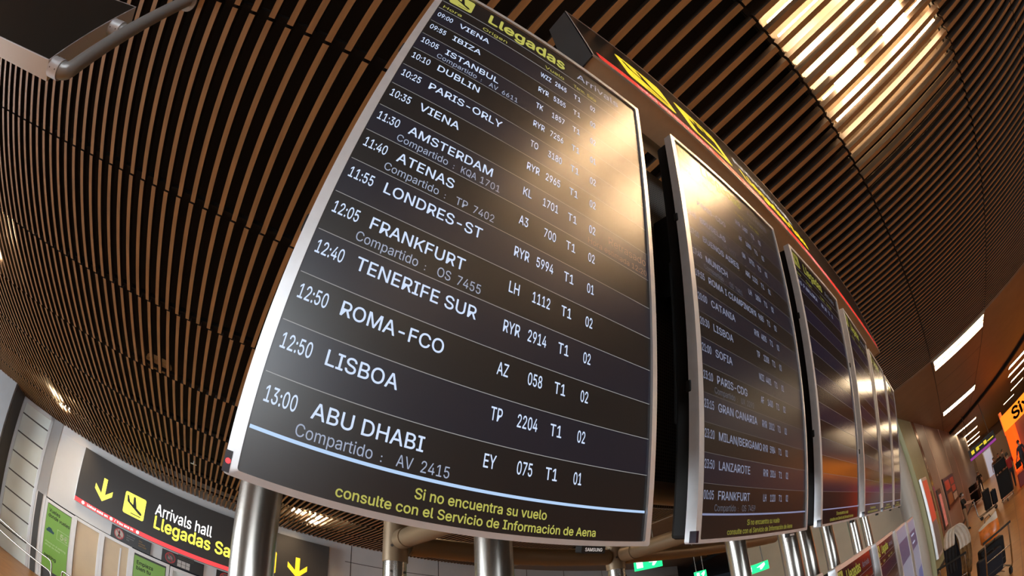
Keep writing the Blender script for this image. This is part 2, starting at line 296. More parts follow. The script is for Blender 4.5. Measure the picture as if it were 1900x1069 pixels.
# lettering: sans-serif outlines (advance width, then closed contours, 1/1000 em), filled as flat meshes
GLYPHS = """
- 453 337,244 337,188 114,188 114,244
. 188 95,-4 83,-3 73,1 63,9 55,18 51,29 50,41 51,53 55,64 63,73 73,81 83,85 95,87 107,85 118,81 128,73 135,64 140,53 141,41 140,29 135,18 128,9 118,1 107,-3
/ 249 235,533 71,-76 14,-76 178,533
0 453 227,-7 191,-3 158,7 130,24 105,48 85,77 69,113 57,155 50,202 48,254 50,306 57,353 69,395 85,431 106,461 130,484 159,502 191,512 227,516 262,512 295,502 323,484 348,461 368,431 384,395 396,353 403,306 405,254 403,202 396,155 384,113 368,77 348,48 323,24 295,7 263,-3|227,50 250,52 271,60 290,74 306,92 320,116 330,144 338,176 342,213 344,254 342,295 338,332 330,365 320,393 306,416 290,435 271,449 250,457 227,460 203,457 182,449 163,435 147,416 134,393 123,365 115,332 111,295 109,254 111,213 115,176 123,144 134,116 147,92 163,74 182,60 203,52
1 453 76,0 76,55 391,55 391,0|276,509 276,0 212,0 212,448 209,448 86,358 86,427 198,509
2 453 64,0 64,47 234,229 252,248 268,266 282,282 294,298 303,312 311,327 316,341 319,356 320,371 319,389 315,405 308,419 298,431 287,441 273,449 258,455 241,458 224,460 205,458 188,454 172,447 159,438 148,427 139,413 132,398 128,381 127,362 66,362 68,391 75,418 86,442 102,464 121,482 143,496 168,507 196,513 225,516 254,513 281,507 306,497 328,482 346,465 361,445 372,423 379,398 381,372 380,354 377,336 371,318 363,299 351,280 336,259 317,235 294,209 267,180 153,60 153,57 389,57 389,0
3 453 218,-7 188,-5 159,1 133,10 108,22 88,38 70,57 57,79 48,104 44,132 109,132 112,115 118,100 126,87 137,76 150,66 165,59 182,54 200,51 219,50 239,51 258,55 275,61 291,69 304,80 315,93 323,108 328,125 329,145 328,163 323,180 316,196 306,211 292,223 275,234 254,241 229,246 201,248 157,248 157,299 288,448 288,452 70,452 70,509 372,509 372,461 211,278 211,289 247,290 279,286 308,276 333,262 354,244 371,222 383,198 391,173 393,145 390,116 383,90 370,66 354,45 333,27 309,12 281,2 251,-5
4 453 40,105 40,158 247,509 311,509 109,166 109,163 413,163 413,105|282,0 282,121 282,146 282,318 343,318 343,0
5 453 221,-7 192,-5 165,1 140,11 118,25 99,41 83,60 71,82 63,105 60,130 122,130 125,115 130,102 138,89 148,78 160,68 173,60 188,54 204,51 221,50 241,51 259,56 276,64 291,75 304,89 314,104 322,122 326,141 328,162 326,183 321,203 314,221 303,237 290,251 275,262 257,270 238,275 218,277 201,276 184,273 167,268 152,262 139,255 128,246 67,253 96,509 366,509 366,452 151,452 134,301 136,301 148,311 162,318 178,325 194,330 212,333 229,334 252,332 274,328 294,321 313,311 330,299 345,285 358,269 370,251 379,231 386,210 390,187 391,163 388,132 381,102 369,76 352,52 332,32 309,15 282,3 253,-4
6 453 226,-7 196,-4 168,3 142,15 119,31 100,51 84,74 73,101 66,130 64,162 65,187 71,212 80,239 93,268 112,302 137,340 252,509 322,509 151,261 145,261 151,270 157,279 165,288 174,295 184,302 196,307 208,311 221,313 235,314 265,312 291,305 316,295 337,280 355,262 370,240 380,215 387,187 389,157 387,127 379,98 368,73 352,50 333,30 310,14 284,3 257,-4|226,48 245,50 263,55 279,63 293,73 304,86 314,101 322,119 326,137 327,157 326,178 322,196 314,213 304,228 293,241 279,251 263,259 245,264 226,265 207,264 190,259 174,252 160,241 148,229 138,214 131,197 126,179 125,158 126,138 131,119 138,102 148,86 160,73 174,63 190,55 207,50
7 453 97,0 323,448 323,452 62,452 62,509 391,509 391,449 165,0
8 453 226,-7 193,-5 163,1 136,11 111,25 91,42 74,62 62,84 54,109 52,135 53,156 58,176 65,195 75,212 87,228 101,241 117,252 134,260 153,265 153,267 129,276 109,289 93,308 80,330 73,354 70,380 73,405 79,429 90,450 106,469 124,485 146,498 170,508 197,514 226,516 255,514 282,508 306,498 328,485 346,469 361,450 373,429 379,405 382,380 379,354 372,330 359,308 343,289 323,276 300,267 300,265 319,260 335,252 351,241 365,228 377,212 387,195 395,176 399,156 401,135 398,109 391,84 378,62 362,42 341,25 317,11 289,1 259,-5|226,49 248,50 267,54 285,60 300,69 313,79 323,91 331,106 335,121 337,139 335,157 330,173 322,189 312,202 298,213 283,223 265,230 247,234 226,235 206,234 187,230 169,223 154,213 140,202 130,189 122,173 117,157 115,139 117,121 121,106 129,91 139,79 152,69 167,60 185,54 205,50|226,290 244,291 260,294 274,300 287,308 298,318 307,330 314,344 318,359 319,376 318,392 314,407 308,420 299,432 288,442 275,449 260,455 244,459 226,460 208,459 192,455 177,449 164,442 153,432 145,420 138,407 134,392 133,376 134,359 138,344 145,330 154,318 165,308 178,300 193,294 209,291
9 453 226,516 256,513 285,506 310,494 333,478 352,458 368,434 380,408 387,378 389,347 387,322 382,296 373,270 359,240 340,207 315,168 200,0 130,0 301,248 307,248 302,238 295,229 287,221 278,214 268,207 257,202 245,198 232,195 218,195 188,197 161,203 137,214 116,229 98,247 83,269 72,294 66,321 64,352 66,382 73,411 85,436 101,459 120,479 143,494 168,506 196,513|226,460 207,459 190,454 174,446 160,435 148,423 138,407 131,390 127,372 125,352 127,331 131,313 138,295 148,280 160,268 174,257 190,250 207,245 226,243 245,245 263,249 279,257 293,267 305,280 314,295 322,312 326,330 327,350 326,371 322,390 314,407 305,422 293,435 279,446 263,454 245,459
: 188 95,-4 83,-3 73,1 63,9 55,18 51,29 50,41 51,53 55,64 63,73 73,81 83,85 95,87 107,85 118,81 128,73 135,64 140,53 141,41 140,29 135,18 128,9 118,1 107,-3|95,271 83,272 73,277 63,284 55,294 51,304 50,316 51,328 55,339 63,349 73,356 83,360 95,362 107,360 118,356 128,349 135,339 140,328 141,316 140,304 135,294 128,284 118,277 107,272
A 480 16,0 201,509 276,509 463,0 395,0 287,302 280,323 272,346 264,372 255,402 244,438 232,478 245,478 233,437 222,402 213,371 204,345 197,322 191,302 85,0|110,142 110,199 370,199 370,142
B 456 60,0 60,509 241,509 274,507 304,501 329,491 350,477 367,461 381,442 390,421 396,398 398,374 397,353 393,336 387,320 378,307 368,295 356,286 343,278 329,272 315,267 315,262 331,260 347,254 363,245 378,234 391,220 402,203 411,184 416,161 418,136 416,111 410,88 400,67 386,48 368,31 344,18 317,8 284,2 247,0|125,57 245,57 281,60 309,67 330,80 344,96 353,115 355,137 354,153 350,169 342,184 333,197 320,209 306,218 289,225 269,229 248,231 125,231|125,285 238,285 256,287 273,290 288,296 302,304 314,314 323,326 330,340 335,355 336,372 333,393 326,412 313,429 294,442 270,449 240,452 125,452
C 510 267,-7 225,-3 186,7 150,25 119,49 92,79 70,115 53,157 44,203 40,254 44,305 53,352 70,393 92,429 119,459 150,484 186,501 225,512 267,516 293,514 317,511 340,504 362,496 383,485 402,471 419,456 435,438 448,418 459,397 467,373 473,348 408,348 404,365 397,380 389,395 380,407 369,418 357,428 344,437 330,444 315,449 300,453 284,455 267,456 237,453 209,445 184,432 161,414 141,391 125,364 113,332 106,295 103,254 106,213 113,177 125,145 141,117 161,94 184,76 210,63 237,56 267,53 284,54 300,56 315,60 330,65 344,72 357,81 369,90 380,102 389,114 397,128 404,144 408,160 473,160 467,135 459,112 448,91 435,71 420,53 402,38 383,24 363,13 341,5 317,-2 293,-6
D 502 219,0 96,0 96,57 215,57 254,60 288,68 318,81 343,99 363,122 379,149 390,181 397,216 399,255 397,294 390,329 379,361 364,388 344,410 320,428 291,441 258,449 221,452 93,452 93,509 225,509 273,505 315,495 353,478 385,455 412,426 433,391 449,351 458,306 462,255 458,205 449,159 433,119 411,83 384,54 351,31 312,14 268,3|125,509 125,0 60,0 60,509
E 419 60,0 60,509 372,509 372,452 125,452 125,286 355,286 355,229 125,229 125,57 375,57 375,0
F 410 60,0 60,509 369,509 369,452 125,452 125,278 346,278 346,221 125,221 125,0
G 520 269,-7 225,-3 185,7 149,25 118,49 91,79 69,116 53,157 43,203 40,254 43,305 53,352 69,393 91,429 117,459 149,484 184,501 223,512 265,516 291,514 316,510 340,504 363,494 384,483 403,469 421,453 436,436 449,416 460,395 468,373 474,349 408,349 402,365 395,379 387,393 378,406 368,417 356,427 344,436 330,443 315,448 300,453 283,455 265,456 236,453 209,445 183,432 160,414 141,392 125,364 113,332 106,295 103,254 106,213 113,177 125,145 141,117 161,95 184,76 210,63 238,56 269,53 296,55 322,61 345,71 365,85 382,102 396,123 407,147 413,173 415,202 434,199 283,199 283,256 478,256 478,200 475,160 466,124 451,91 431,62 406,38 377,19 344,5 308,-4
H 517 60,0 60,509 125,509 125,289 392,289 392,509 457,509 457,0 392,0 392,232 125,232 125,0
I 300 31,0 31,57 118,57 118,452 31,452 31,509 269,509 269,452 183,452 183,57 269,57 269,0
J 396 185,-7 143,-2 106,11 75,33 52,63 38,100 33,145 33,173 98,173 98,145 100,117 108,93 122,74 139,61 160,53 185,50 209,53 230,61 248,74 261,93 269,117 272,145 272,509 336,509 336,145 332,100 318,63 294,33 263,11 227,-2
K 467 104,145 104,216 116,231 128,246 139,261 151,275 162,289 174,303 187,317 199,331 212,344 364,509 448,509 231,276 228,276|60,0 60,509 125,509 125,334 124,225 125,193 125,0|372,0 188,259 228,309 449,0
L 393 60,0 60,509 125,509 125,57 361,57 361,0
M 628 60,0 60,509 152,509 277,187 287,159 299,123 311,84 322,49 307,49 318,83 330,121 342,158 352,187 476,509 568,509 568,0 504,0 504,291 504,327 505,369 506,413 507,457 513,457 508,441 503,425 498,409 482,363 467,322 456,291 342,0 286,0 170,291 159,321 145,361 129,408 112,457 119,457 120,416 121,372 122,328 122,291 122,0
N 523 60,0 60,509 136,509 343,183 349,174 355,163 363,151 371,137 379,122 388,107 396,90 405,73 414,55 405,54 403,72 402,90 401,108 400,126 399,142 399,157 399,195 399,509 463,509 463,0 387,0 202,290 177,331 168,346 159,363 148,381 108,452 119,454 122,384 124,328 125,291 125,0
O 533 267,-7 225,-3 186,7 150,25 119,49 92,79 70,115 53,157 44,203 40,254 44,305 53,352 70,393 92,429 119,459 150,484 186,501 225,512 267,516 309,512 348,501 384,484 415,459 442,429 464,393 480,352 490,305 493,254 490,203 480,157 464,115 442,79 415,49 384,25 348,7 309,-3|267,53 296,55 324,63 349,76 372,94 392,116 408,144 420,176 428,213 430,254 428,295 420,332 408,365 392,392 372,415 349,433 324,446 296,453 267,456 237,453 210,445 184,433 161,415 142,392 125,364 113,332 106,295 103,254 106,213 113,176 125,144 142,117 161,94 184,76 210,63 237,55
P 445 60,0 60,509 235,509 272,506 305,499 332,487 356,471 375,452 390,430 400,404 407,377 409,348 407,318 400,291 390,265 375,243 356,223 332,207 305,195 272,188 235,186 109,186 109,242 233,242 257,244 279,248 297,256 312,266 324,279 333,294 339,310 343,328 344,348 343,367 339,385 333,402 324,416 312,428 297,439 279,446 257,451 232,452 125,452 125,0
Q 533 245,159 313,159 369,85 384,65 468,-48 401,-48 346,27 331,46|267,-7 225,-3 186,7 150,25 119,49 92,79 70,115 53,157 44,203 40,254 44,305 53,352 70,393 92,429 119,459 150,484 186,501 225,512 267,516 309,512 348,501 384,484 415,459 442,429 464,393 480,352 490,305 493,254 490,203 480,157 464,115 442,79 415,49 384,25 348,7 309,-3|267,53 296,55 324,63 349,76 372,94 392,116 408,144 420,176 428,213 430,254 428,295 420,332 408,365 392,392 372,415 349,433 324,446 296,453 267,456 237,453 210,445 184,433 161,415 142,392 125,364 113,332 106,295 103,254 106,213 113,176 125,144 142,117 161,94 184,76 210,63 237,55
R 449 60,0 60,509 236,509 273,506 305,500 333,489 356,473 376,455 390,433 401,408 407,381 409,352 407,323 401,296 390,271 376,250 356,232 333,217 305,206 273,200 236,198 96,198 96,255 234,255 258,256 280,260 298,267 313,276 325,287 334,300 340,316 344,333 345,352 344,371 340,389 334,405 325,419 313,430 298,440 279,446 258,451 233,452 125,452 125,0|353,0 230,229 303,229 428,0
S 447 224,-9 188,-7 156,-1 128,9 102,23 81,40 64,60 51,83 42,109 38,137 104,137 108,118 114,102 123,88 136,76 150,66 166,59 185,53 204,50 224,49 246,50 267,54 286,60 303,69 317,79 329,92 338,106 344,122 346,139 344,154 340,168 332,179 322,189 310,197 296,205 280,211 263,217 245,222 184,239 145,253 112,269 86,289 67,313 56,341 52,372 54,400 62,425 75,448 92,468 113,484 138,498 165,508 195,514 227,516 259,514 289,508 316,498 340,484 360,468 377,449 390,427 398,403 401,378 337,378 332,402 320,421 302,437 280,449 254,456 225,459 204,457 185,454 167,448 152,440 139,430 129,418 121,405 117,391 115,376 117,359 122,345 131,334 142,324 155,315 169,308 184,302 198,297 212,293 264,279 279,275 295,270 312,264 328,256 344,248 359,238 372,226 384,213 395,198 402,180 407,161 408,139 406,112 399,87 386,64 370,43 349,25 323,11 294,0 261,-7
T 449 32,452 32,509 417,509 417,452 257,452 257,0 193,0 193,452
U 517 259,-8 220,-6 186,2 154,15 126,33 103,55 85,80 71,108 63,140 60,173 60,509 124,509 124,178 126,155 132,133 141,113 153,95 169,80 187,68 208,59 232,53 259,52 285,53 309,59 331,68 349,80 364,95 377,113 385,133 391,155 393,178 393,509 457,509 457,173 454,140 446,108 433,80 414,55 391,33 363,15 332,2 297,-6
V 480 204,0 16,509 84,509 192,206 199,187 207,164 215,137 225,106 236,71 248,31 235,31 247,71 257,107 267,138 276,165 283,187 290,206 395,509 463,509 278,0
W 686 155,0 16,509 82,509 163,196 167,179 172,162 175,145 187,94 190,76 194,58 197,40 189,40 193,58 196,76 200,94 203,111 207,128 211,145 224,196 306,509 380,509 462,196 466,179 470,162 474,145 486,94 490,76 494,58 497,40 488,40 492,58 495,76 499,94 503,111 506,128 510,145 523,196 603,509 670,509 530,0 455,0 368,323 362,345 357,368 351,391 346,417 341,445 336,475 350,475 345,446 340,420 335,395 330,371 324,347 318,323 230,0
X 474 18,0 217,284 217,236 29,509 104,509 178,400 188,386 196,373 204,361 211,350 217,340 223,329 230,318 236,305 243,292 232,292 252,329 258,339 265,350 272,361 298,400 374,509 446,509 259,239 259,287 456,0 382,0 292,129 268,165 262,175 256,185 250,195 244,206 237,218 230,231 244,231 238,219 231,207 225,196 219,186 213,176 206,166 182,129 91,0
Y 472 203,0 203,208 16,509 91,509 192,344 203,327 213,309 222,292 231,274 240,254 250,230 224,230 233,254 242,275 251,293 260,310 270,327 280,344 381,509 455,509 268,208 268,0
Z 438 42,0 42,46 273,385 284,400 295,415 306,431 318,446 329,461 341,476 348,454 327,453 306,453 285,452 265,452 244,452 223,452 40,452 40,509 397,509 397,462 169,129 157,113 146,97 134,81 97,33 90,54 111,55 131,56 152,57 173,57 193,57 214,57 399,57 399,0
a 389 160,-9 137,-7 115,-3 94,5 76,15 60,29 48,45 38,63 32,84 30,108 32,128 36,146 43,161 53,174 64,184 78,193 92,200 108,206 125,211 143,214 161,217 178,220 234,227 247,229 257,231 265,235 271,240 274,246 276,255 276,257 275,272 272,285 267,297 260,307 251,315 240,322 227,327 212,330 196,331 178,330 163,327 149,322 137,316 127,309 118,301 110,292 104,283 100,274 41,291 51,313 64,331 79,346 95,358 114,368 133,375 153,380 173,383 194,384 208,384 223,382 239,379 255,375 271,369 286,360 300,350 312,336 322,320 330,301 335,278 337,251 337,0 277,0 277,52 272,52 267,43 260,34 252,25 242,16 229,8 215,1 199,-4 181,-7|170,45 192,47 211,51 228,59 242,68 254,80 263,93 270,108 274,122 276,138 276,190 272,187 267,184 259,182 251,180 241,178 231,176 200,171 175,168 161,166 147,163 134,159 122,153 112,147 103,139 97,130 93,118 92,105 93,93 96,82 102,72 109,64 119,57 130,52 142,48 156,46
b 424 229,-8 208,-7 189,-3 172,4 159,12 147,21 138,31 130,41 123,50 118,59 112,59 112,0 53,0 53,509 114,509 114,319 118,319 123,327 130,336 137,346 147,355 158,364 171,373 188,379 207,383 229,384 259,382 287,374 313,361 335,342 354,320 370,293 381,261 388,227 390,189 388,151 381,116 370,84 355,57 336,34 313,16 288,3 260,-6|220,47 242,49 262,55 279,66 294,80 306,97 316,117 323,139 327,163 328,189 327,215 323,239 316,261 307,281 295,298 280,311 262,322 243,328 220,330 198,328 178,322 161,312 147,299 134,282 125,263 118,241 114,216 113,189 114,162 118,138 125,115 135,95 147,78 162,65 179,55 198,49
c 396 207,-8 174,-5 144,3 117,16 93,35 72,58 56,85 44,116 37,150 34,187 37,225 44,260 56,291 72,318 93,341 117,360 144,374 174,382 207,384 226,384 243,381 260,377 276,371 291,364 305,356 318,346 330,335 340,322 349,308 356,293 362,277 303,262 300,272 295,281 290,289 284,297 278,304 270,311 261,316 252,321 242,325 231,328 220,329 207,330 184,328 163,321 145,310 130,296 118,278 108,258 102,236 98,212 96,187 98,163 102,139 108,117 118,97 130,80 145,66 163,55 184,49 207,46 220,47 232,49 243,52 253,55 262,60 271,66 279,73 285,80 292,89 297,98 301,107 304,117 363,102 357,86 350,70 341,56 331,43 319,32 306,21 292,12 277,5 261,-1 244,-5 226,-7
d 424 195,-8 165,-6 137,3 111,16 89,34 70,57 55,84 43,116 36,151 34,189 36,227 43,261 55,293 70,320 89,342 112,361 137,374 165,382 196,384 218,383 237,379 253,373 267,364 278,355 287,346 295,336 301,327 306,319 311,319 311,509 372,509 372,0 313,0 313,59 307,59 301,50 295,41 287,31 277,21 266,12 252,4 236,-3 217,-7|205,47 226,49 246,55 263,65 278,78 290,95 299,115 306,138 310,162 312,189 310,216 306,241 300,263 290,282 278,299 263,312 246,322 227,328 205,330 182,328 162,322 145,311 130,298 118,281 108,261 102,239 98,215 96,189 98,163 102,139 109,117 118,97 130,80 145,66 162,55 182,49
e 404 212,-8 177,-5 145,3 117,16 92,35 72,58 56,85 44,116 37,150 34,187 36,224 44,258 55,290 71,317 91,340 115,359 142,373 172,382 205,384 226,383 246,380 266,374 285,366 303,355 319,341 334,324 347,305 357,282 365,256 370,227 371,194 371,169 75,169 75,221 338,221 310,202 308,226 304,248 298,269 288,286 277,301 263,314 246,323 227,328 205,330 183,328 164,323 146,313 131,301 119,286 109,270 102,251 97,231 96,211 96,178 98,151 102,127 110,106 121,88 135,73 151,61 169,53 190,48 212,46 227,47 241,49 254,53 265,58 276,65 285,73 294,82 300,93 306,105 365,91 358,72 348,55 335,39 320,26 302,14 283,4 261,-3 237,-7
f 254 228,379 228,327 6,327 6,379|81,0 81,432 82,452 87,470 96,486 107,499 120,510 135,519 152,525 169,529 187,530 201,530 212,529 222,527 231,525 238,523 243,521 227,468 215,472 209,473 202,474 195,474 178,472 164,468 154,460 147,449 143,435 142,419 142,0
g 425 207,-151 180,-149 156,-146 134,-140 114,-132 97,-122 82,-110 70,-97 59,-84 51,-69 101,-41 107,-49 114,-57 122,-66 131,-74 142,-82 154,-88 169,-93 187,-96 207,-97 236,-95 261,-87 282,-75 298,-58 308,-34 311,-6 311,68 306,68 301,60 294,51 287,41 277,32 266,23 252,16 236,10 217,6 195,5 165,7 138,14 113,27 90,43 71,65 55,90 43,120 36,154 34,191 36,229 43,263 55,293 71,320 90,342 112,361 138,374 166,382 196,384 218,383 237,379 253,373 267,365 279,356 288,346 296,336 302,327 308,319 313,319 313,379 372,379 372,-9 370,-40 363,-67 350,-90 334,-109 314,-124 291,-136 265,-144 237,-149|205,59 227,61 246,66 264,75 278,87 290,103 300,121 307,142 311,166 312,193 311,219 307,242 300,264 291,283 279,299 264,312 247,322 227,328 205,330 182,328 163,322 145,312 130,298 118,282 109,262 102,241 98,218 96,193 98,167 102,144 109,123 118,104 131,88 145,76 163,66 183,61
h 410 114,227 114,0 53,0 53,509 114,509 114,287 102,287 116,319 132,344 152,362 175,374 200,382 227,384 252,383 275,377 295,369 313,356 328,340 341,321 350,298 355,271 357,240 357,0 296,0 296,235 293,263 286,286 273,304 256,318 235,326 210,329 192,328 176,324 161,317 147,308 136,297 126,283 119,266 115,248
i 167 53,0 53,379 114,379 114,0|84,443 73,444 63,448 54,455 47,463 43,472 41,483 43,494 47,504 54,512 63,518 73,522 84,524 95,522 105,518 114,512 121,504 125,494 126,483 125,472 121,463 114,455 105,448 95,444
k 381 110,137 110,212 121,212 284,379 360,379 184,199 177,199|53,0 53,509 114,509 114,0|294,0 148,186 191,229 372,0
l 189 139,-2 112,0 91,8 74,20 62,37 55,59 53,84 53,509 114,509 114,99 114,83 117,71 120,62 126,57 135,53 146,52 160,53 170,54 181,3 162,-1 154,-2 147,-2
m 610 53,0 53,379 112,379 112,295 108,295 114,314 122,331 132,346 144,358 158,368 172,376 187,382 203,385 219,386 245,383 268,375 287,361 303,342 314,320 321,295 312,295 318,312 326,329 337,343 350,356 364,366 381,375 398,381 417,385 437,386 458,385 478,380 497,372 514,361 529,346 541,328 550,307 555,283 557,255 557,0 496,0 496,254 493,279 485,298 473,313 456,323 438,329 419,330 402,329 387,326 374,320 363,312 353,302 345,290 340,277 336,263 335,247 335,0 274,0 274,260 272,280 265,297 253,311 238,322 220,328 199,330 185,329 171,326 158,320 145,312 135,302 126,289 119,274 115,257 114,238 114,0
n 410 114,227 114,0 53,0 53,379 112,379 112,287 102,287 116,319 132,344 152,362 175,374 200,382 227,384 252,383 275,377 295,369 313,356 328,340 341,321 350,298 355,271 357,240 357,0 296,0 296,235 293,263 286,286 273,304 256,318 235,326 210,329 192,328 176,324 161,317 147,308 136,297 126,283 119,266 115,248
o 415 207,-8 174,-5 144,3 117,16 93,35 72,58 56,85 44,116 37,150 34,187 37,225 44,260 56,291 72,318 93,341 117,360 144,374 174,382 207,384 241,382 271,374 299,360 323,341 343,318 359,291 371,260 379,225 381,187 379,150 371,116 359,85 343,58 323,35 299,16 271,3 241,-5|207,46 231,49 252,55 270,66 285,80 298,97 307,117 314,139 318,163 319,187 318,212 314,236 307,258 298,278 285,296 270,310 252,321 231,328 207,330 184,328 163,321 145,310 130,296 118,278 108,258 102,236 98,212 96,187 98,163 102,139 108,117 118,97 130,80 145,66 163,55 184,49
p 424 53,-143 53,379 112,379 112,319 118,319 123,327 130,336 137,346 147,355 158,364 171,373 188,379 207,383 229,384 259,382 287,374 313,361 335,342 354,320 370,293 381,261 388,227 390,189 388,151 381,116 370,84 355,57 336,34 313,16 288,3 260,-6 229,-8 208,-7 189,-3 173,4 159,12 147,21 138,31 130,41 124,50 118,59 114,59 114,-143|220,47 242,49 262,55 279,66 294,80 306,97 316,117 323,139 327,163 328,189 327,215 323,239 316,261 307,281 295,298 280,311 262,322 243,328 220,330 198,328 178,322 161,312 147,299 134,282 125,263 118,241 114,216 113,189 114,162 118,138 125,115 135,95 147,78 162,65 179,55 198,49
r 259 53,0 53,379 112,379 112,321 115,321 124,339 137,354 152,367 171,377 191,383 213,385 229,384 243,384 243,322 230,324 223,325 215,326 207,326 190,324 174,321 159,315 146,306 135,296 126,284 119,269 115,254 114,237 114,0
s 365 182,-8 157,-7 133,-3 112,3 93,12 76,24 62,38 50,54 41,73 36,94 94,107 101,87 111,72 124,60 141,52 160,47 181,45 206,47 227,53 244,62 258,74 265,88 268,103 266,115 262,126 254,136 243,144 229,150 212,155 149,170 118,180 92,192 72,208 58,227 50,249 47,274 49,295 55,314 65,332 79,347 95,360 115,370 137,378 161,383 187,384 212,383 234,379 254,372 271,363 286,352 299,339 309,324 318,308 324,290 268,277 262,291 254,304 243,316 228,325 210,331 187,333 166,331 147,326 131,317 119,305 111,292 109,277 110,264 115,253 124,243 136,235 152,229 172,223 229,209 261,200 287,187 306,171 320,153 328,131 331,107 329,85 323,65 312,47 298,31 281,18 260,6 236,-2 210,-7
t 227 204,379 204,327 6,327 6,379|65,471 126,471 126,98 127,83 130,70 136,61 144,55 156,51 170,50 185,51 202,54 213,2 207,0 200,-2 192,-3 184,-3 176,-4 168,-4 138,-1 113,7 92,21 77,41 68,64 65,93
u 410 182,-5 158,-3 135,2 115,11 97,23 82,39 69,59 60,82 54,109 53,139 53,379 114,379 114,144 116,117 124,94 137,75 154,61 175,53 200,50 218,51 234,55 249,62 263,71 274,83 283,97 290,113 295,132 296,153 296,379 357,379 357,0 298,0 298,92 307,92 294,60 277,35 257,17 234,5 209,-3
v 389 163,0 17,379 84,379 165,155 173,132 180,110 187,87 193,64 199,42 206,21 184,21 191,42 197,64 203,87 209,110 216,132 224,155 305,379 371,379 226,0
x 379 21,0 171,218 171,171 29,379 100,379 147,306 159,287 170,270 179,253 188,237 198,221 207,206 175,206 185,221 194,237 202,253 211,270 222,287 233,306 282,379 352,379 209,169 209,214 358,0 287,0 231,85 219,103 209,120 200,136 191,152 182,167 173,182 205,182 195,167 187,152 178,136 170,120 160,103 148,85 91,0
y 389 47,-139 61,-86 71,-87 83,-89 94,-90 104,-89 113,-86 122,-81 130,-74 138,-64 145,-51 151,-36 163,-1 17,379 84,379 165,155 173,132 180,109 187,87 193,64 199,42 206,21 184,21 190,42 196,64 202,87 209,110 216,132 224,155 305,379 371,379 204,-58 196,-77 187,-93 177,-107 165,-119 153,-128 139,-136 125,-141 109,-144 91,-145 82,-145 73,-144 65,-143 57,-142 52,-140
z 380 42,0 42,46 254,320 254,323 48,323 48,379 333,379 333,331 126,60 126,56 339,56 339,0
á 389 160,-9 137,-7 115,-3 94,5 76,15 60,29 48,45 38,63 32,84 30,108 32,128 36,146 43,161 53,174 64,184 78,193 92,200 108,206 125,211 143,214 161,217 178,220 234,227 247,229 257,231 265,235 271,240 274,246 276,255 276,257 275,272 272,285 267,297 260,307 251,315 240,322 227,327 212,330 196,331 178,330 163,327 149,322 137,316 127,309 118,301 110,292 104,283 100,274 41,291 51,313 64,331 79,346 95,358 114,368 133,375 153,380 173,383 194,384 208,384 223,382 239,379 255,375 271,369 286,360 300,350 312,336 322,320 330,301 335,278 337,251 337,0 277,0 277,52 272,52 267,43 260,34 252,25 242,16 229,8 215,1 199,-4 181,-7|170,45 192,47 211,51 228,59 242,68 254,80 263,93 270,108 274,122 276,138 276,190 272,187 267,184 259,182 251,180 241,178 231,176 200,171 175,168 161,166 147,163 134,159 122,153 112,147 103,139 97,130 93,118 92,105 93,93 96,82 102,72 109,64 119,57 130,52 142,48 156,46|162,429 210,529 278,529 212,429
ó 415 207,-8 174,-5 144,3 117,16 93,35 72,58 56,85 44,116 37,150 34,187 37,225 44,260 56,291 72,318 93,341 117,360 144,374 174,382 207,384 241,382 271,374 299,360 323,341 343,318 359,291 371,260 379,225 381,187 379,150 371,116 359,85 343,58 323,35 299,16 271,3 241,-5|207,46 231,49 252,55 270,66 285,80 298,97 307,117 314,139 318,163 319,187 318,212 314,236 307,258 298,278 285,296 270,310 252,321 231,328 207,330 184,328 163,321 145,310 130,296 118,278 108,258 102,236 98,212 96,187 98,163 102,139 108,117 118,97 130,80 145,66 163,55 184,49|181,429 228,529 297,529 231,429
€ 464 364,329 341,279 16,279 34,329|321,229 298,179 16,179 34,229|423,463 398,409 388,418 377,426 366,433 354,440 342,445 329,450 316,453 302,455 288,456 261,453 236,446 213,433 193,415 175,392 161,365 150,333 143,296 141,254 143,213 150,176 161,144 175,116 193,94 213,76 236,63 261,55 288,53 302,54 316,55 329,59 342,63 354,68 365,74 376,81 386,88 396,96 422,43 403,28 383,15 361,6 337,-1 313,-5 288,-7 249,-3 212,7 179,25 150,49 125,79 105,115 90,156 81,203 78,254 81,305 90,352 105,393 125,430 150,460 179,484 212,501 249,512 288,516 313,514 337,510 361,502 383,492 404,479
"""
GL = {}
for _l in GLYPHS.strip('\n').split('\n'):
    _c = _l[0]; _a, _o = _l[2:].split(' ', 1)
    GL[_c] = (int(_a) / 1000, [[tuple(int(q) / 1000 for q in p.split(',')) for p in c.split(' ')] for c in _o.split('|')])
_GF = {}
def glyph_fill(ch):
    """triangles of one letter: clockwise contours are filled one by one, each with the counter-clockwise holes inside it"""
    if ch in _GF: return _GF[ch]
    def area(c): return sum(c[k-1][0]*c[k][1] - c[k][0]*c[k-1][1] for k in range(len(c))) / 2
    def inside(p, c):
        r = False
        for k in range(len(c)):
            (xa, ya), (xb, yb) = c[k-1], c[k]
            if (ya > p[1]) != (yb > p[1]) and p[0] < (xb - xa)*(p[1] - ya)/(yb - ya) + xa: r = not r
        return r
    cs = GL[ch][1]; outs = [c for c in cs if area(c) < 0]; holes = [c for c in cs if area(c) >= 0]
    vs, fs = [], []
    for c in outs:
        group = [c] + [h for h in holes if inside(h[0], c)]
        n = len(vs); flat = [p for g in group for p in g]; vs += flat
        for t in tessellate_polygon([[Vector((p[0], p[1], 0)) for p in g] for g in group]):
            a, b, d = (flat[q] for q in t)
            if (b[0]-a[0])*(d[1]-a[1]) - (d[0]-a[0])*(b[1]-a[1]) < 0: t = (t[0], t[2], t[1])
            fs.append(tuple(q + n for q in t))
    _GF[ch] = (vs, fs)
    return _GF[ch]
_TX = {}
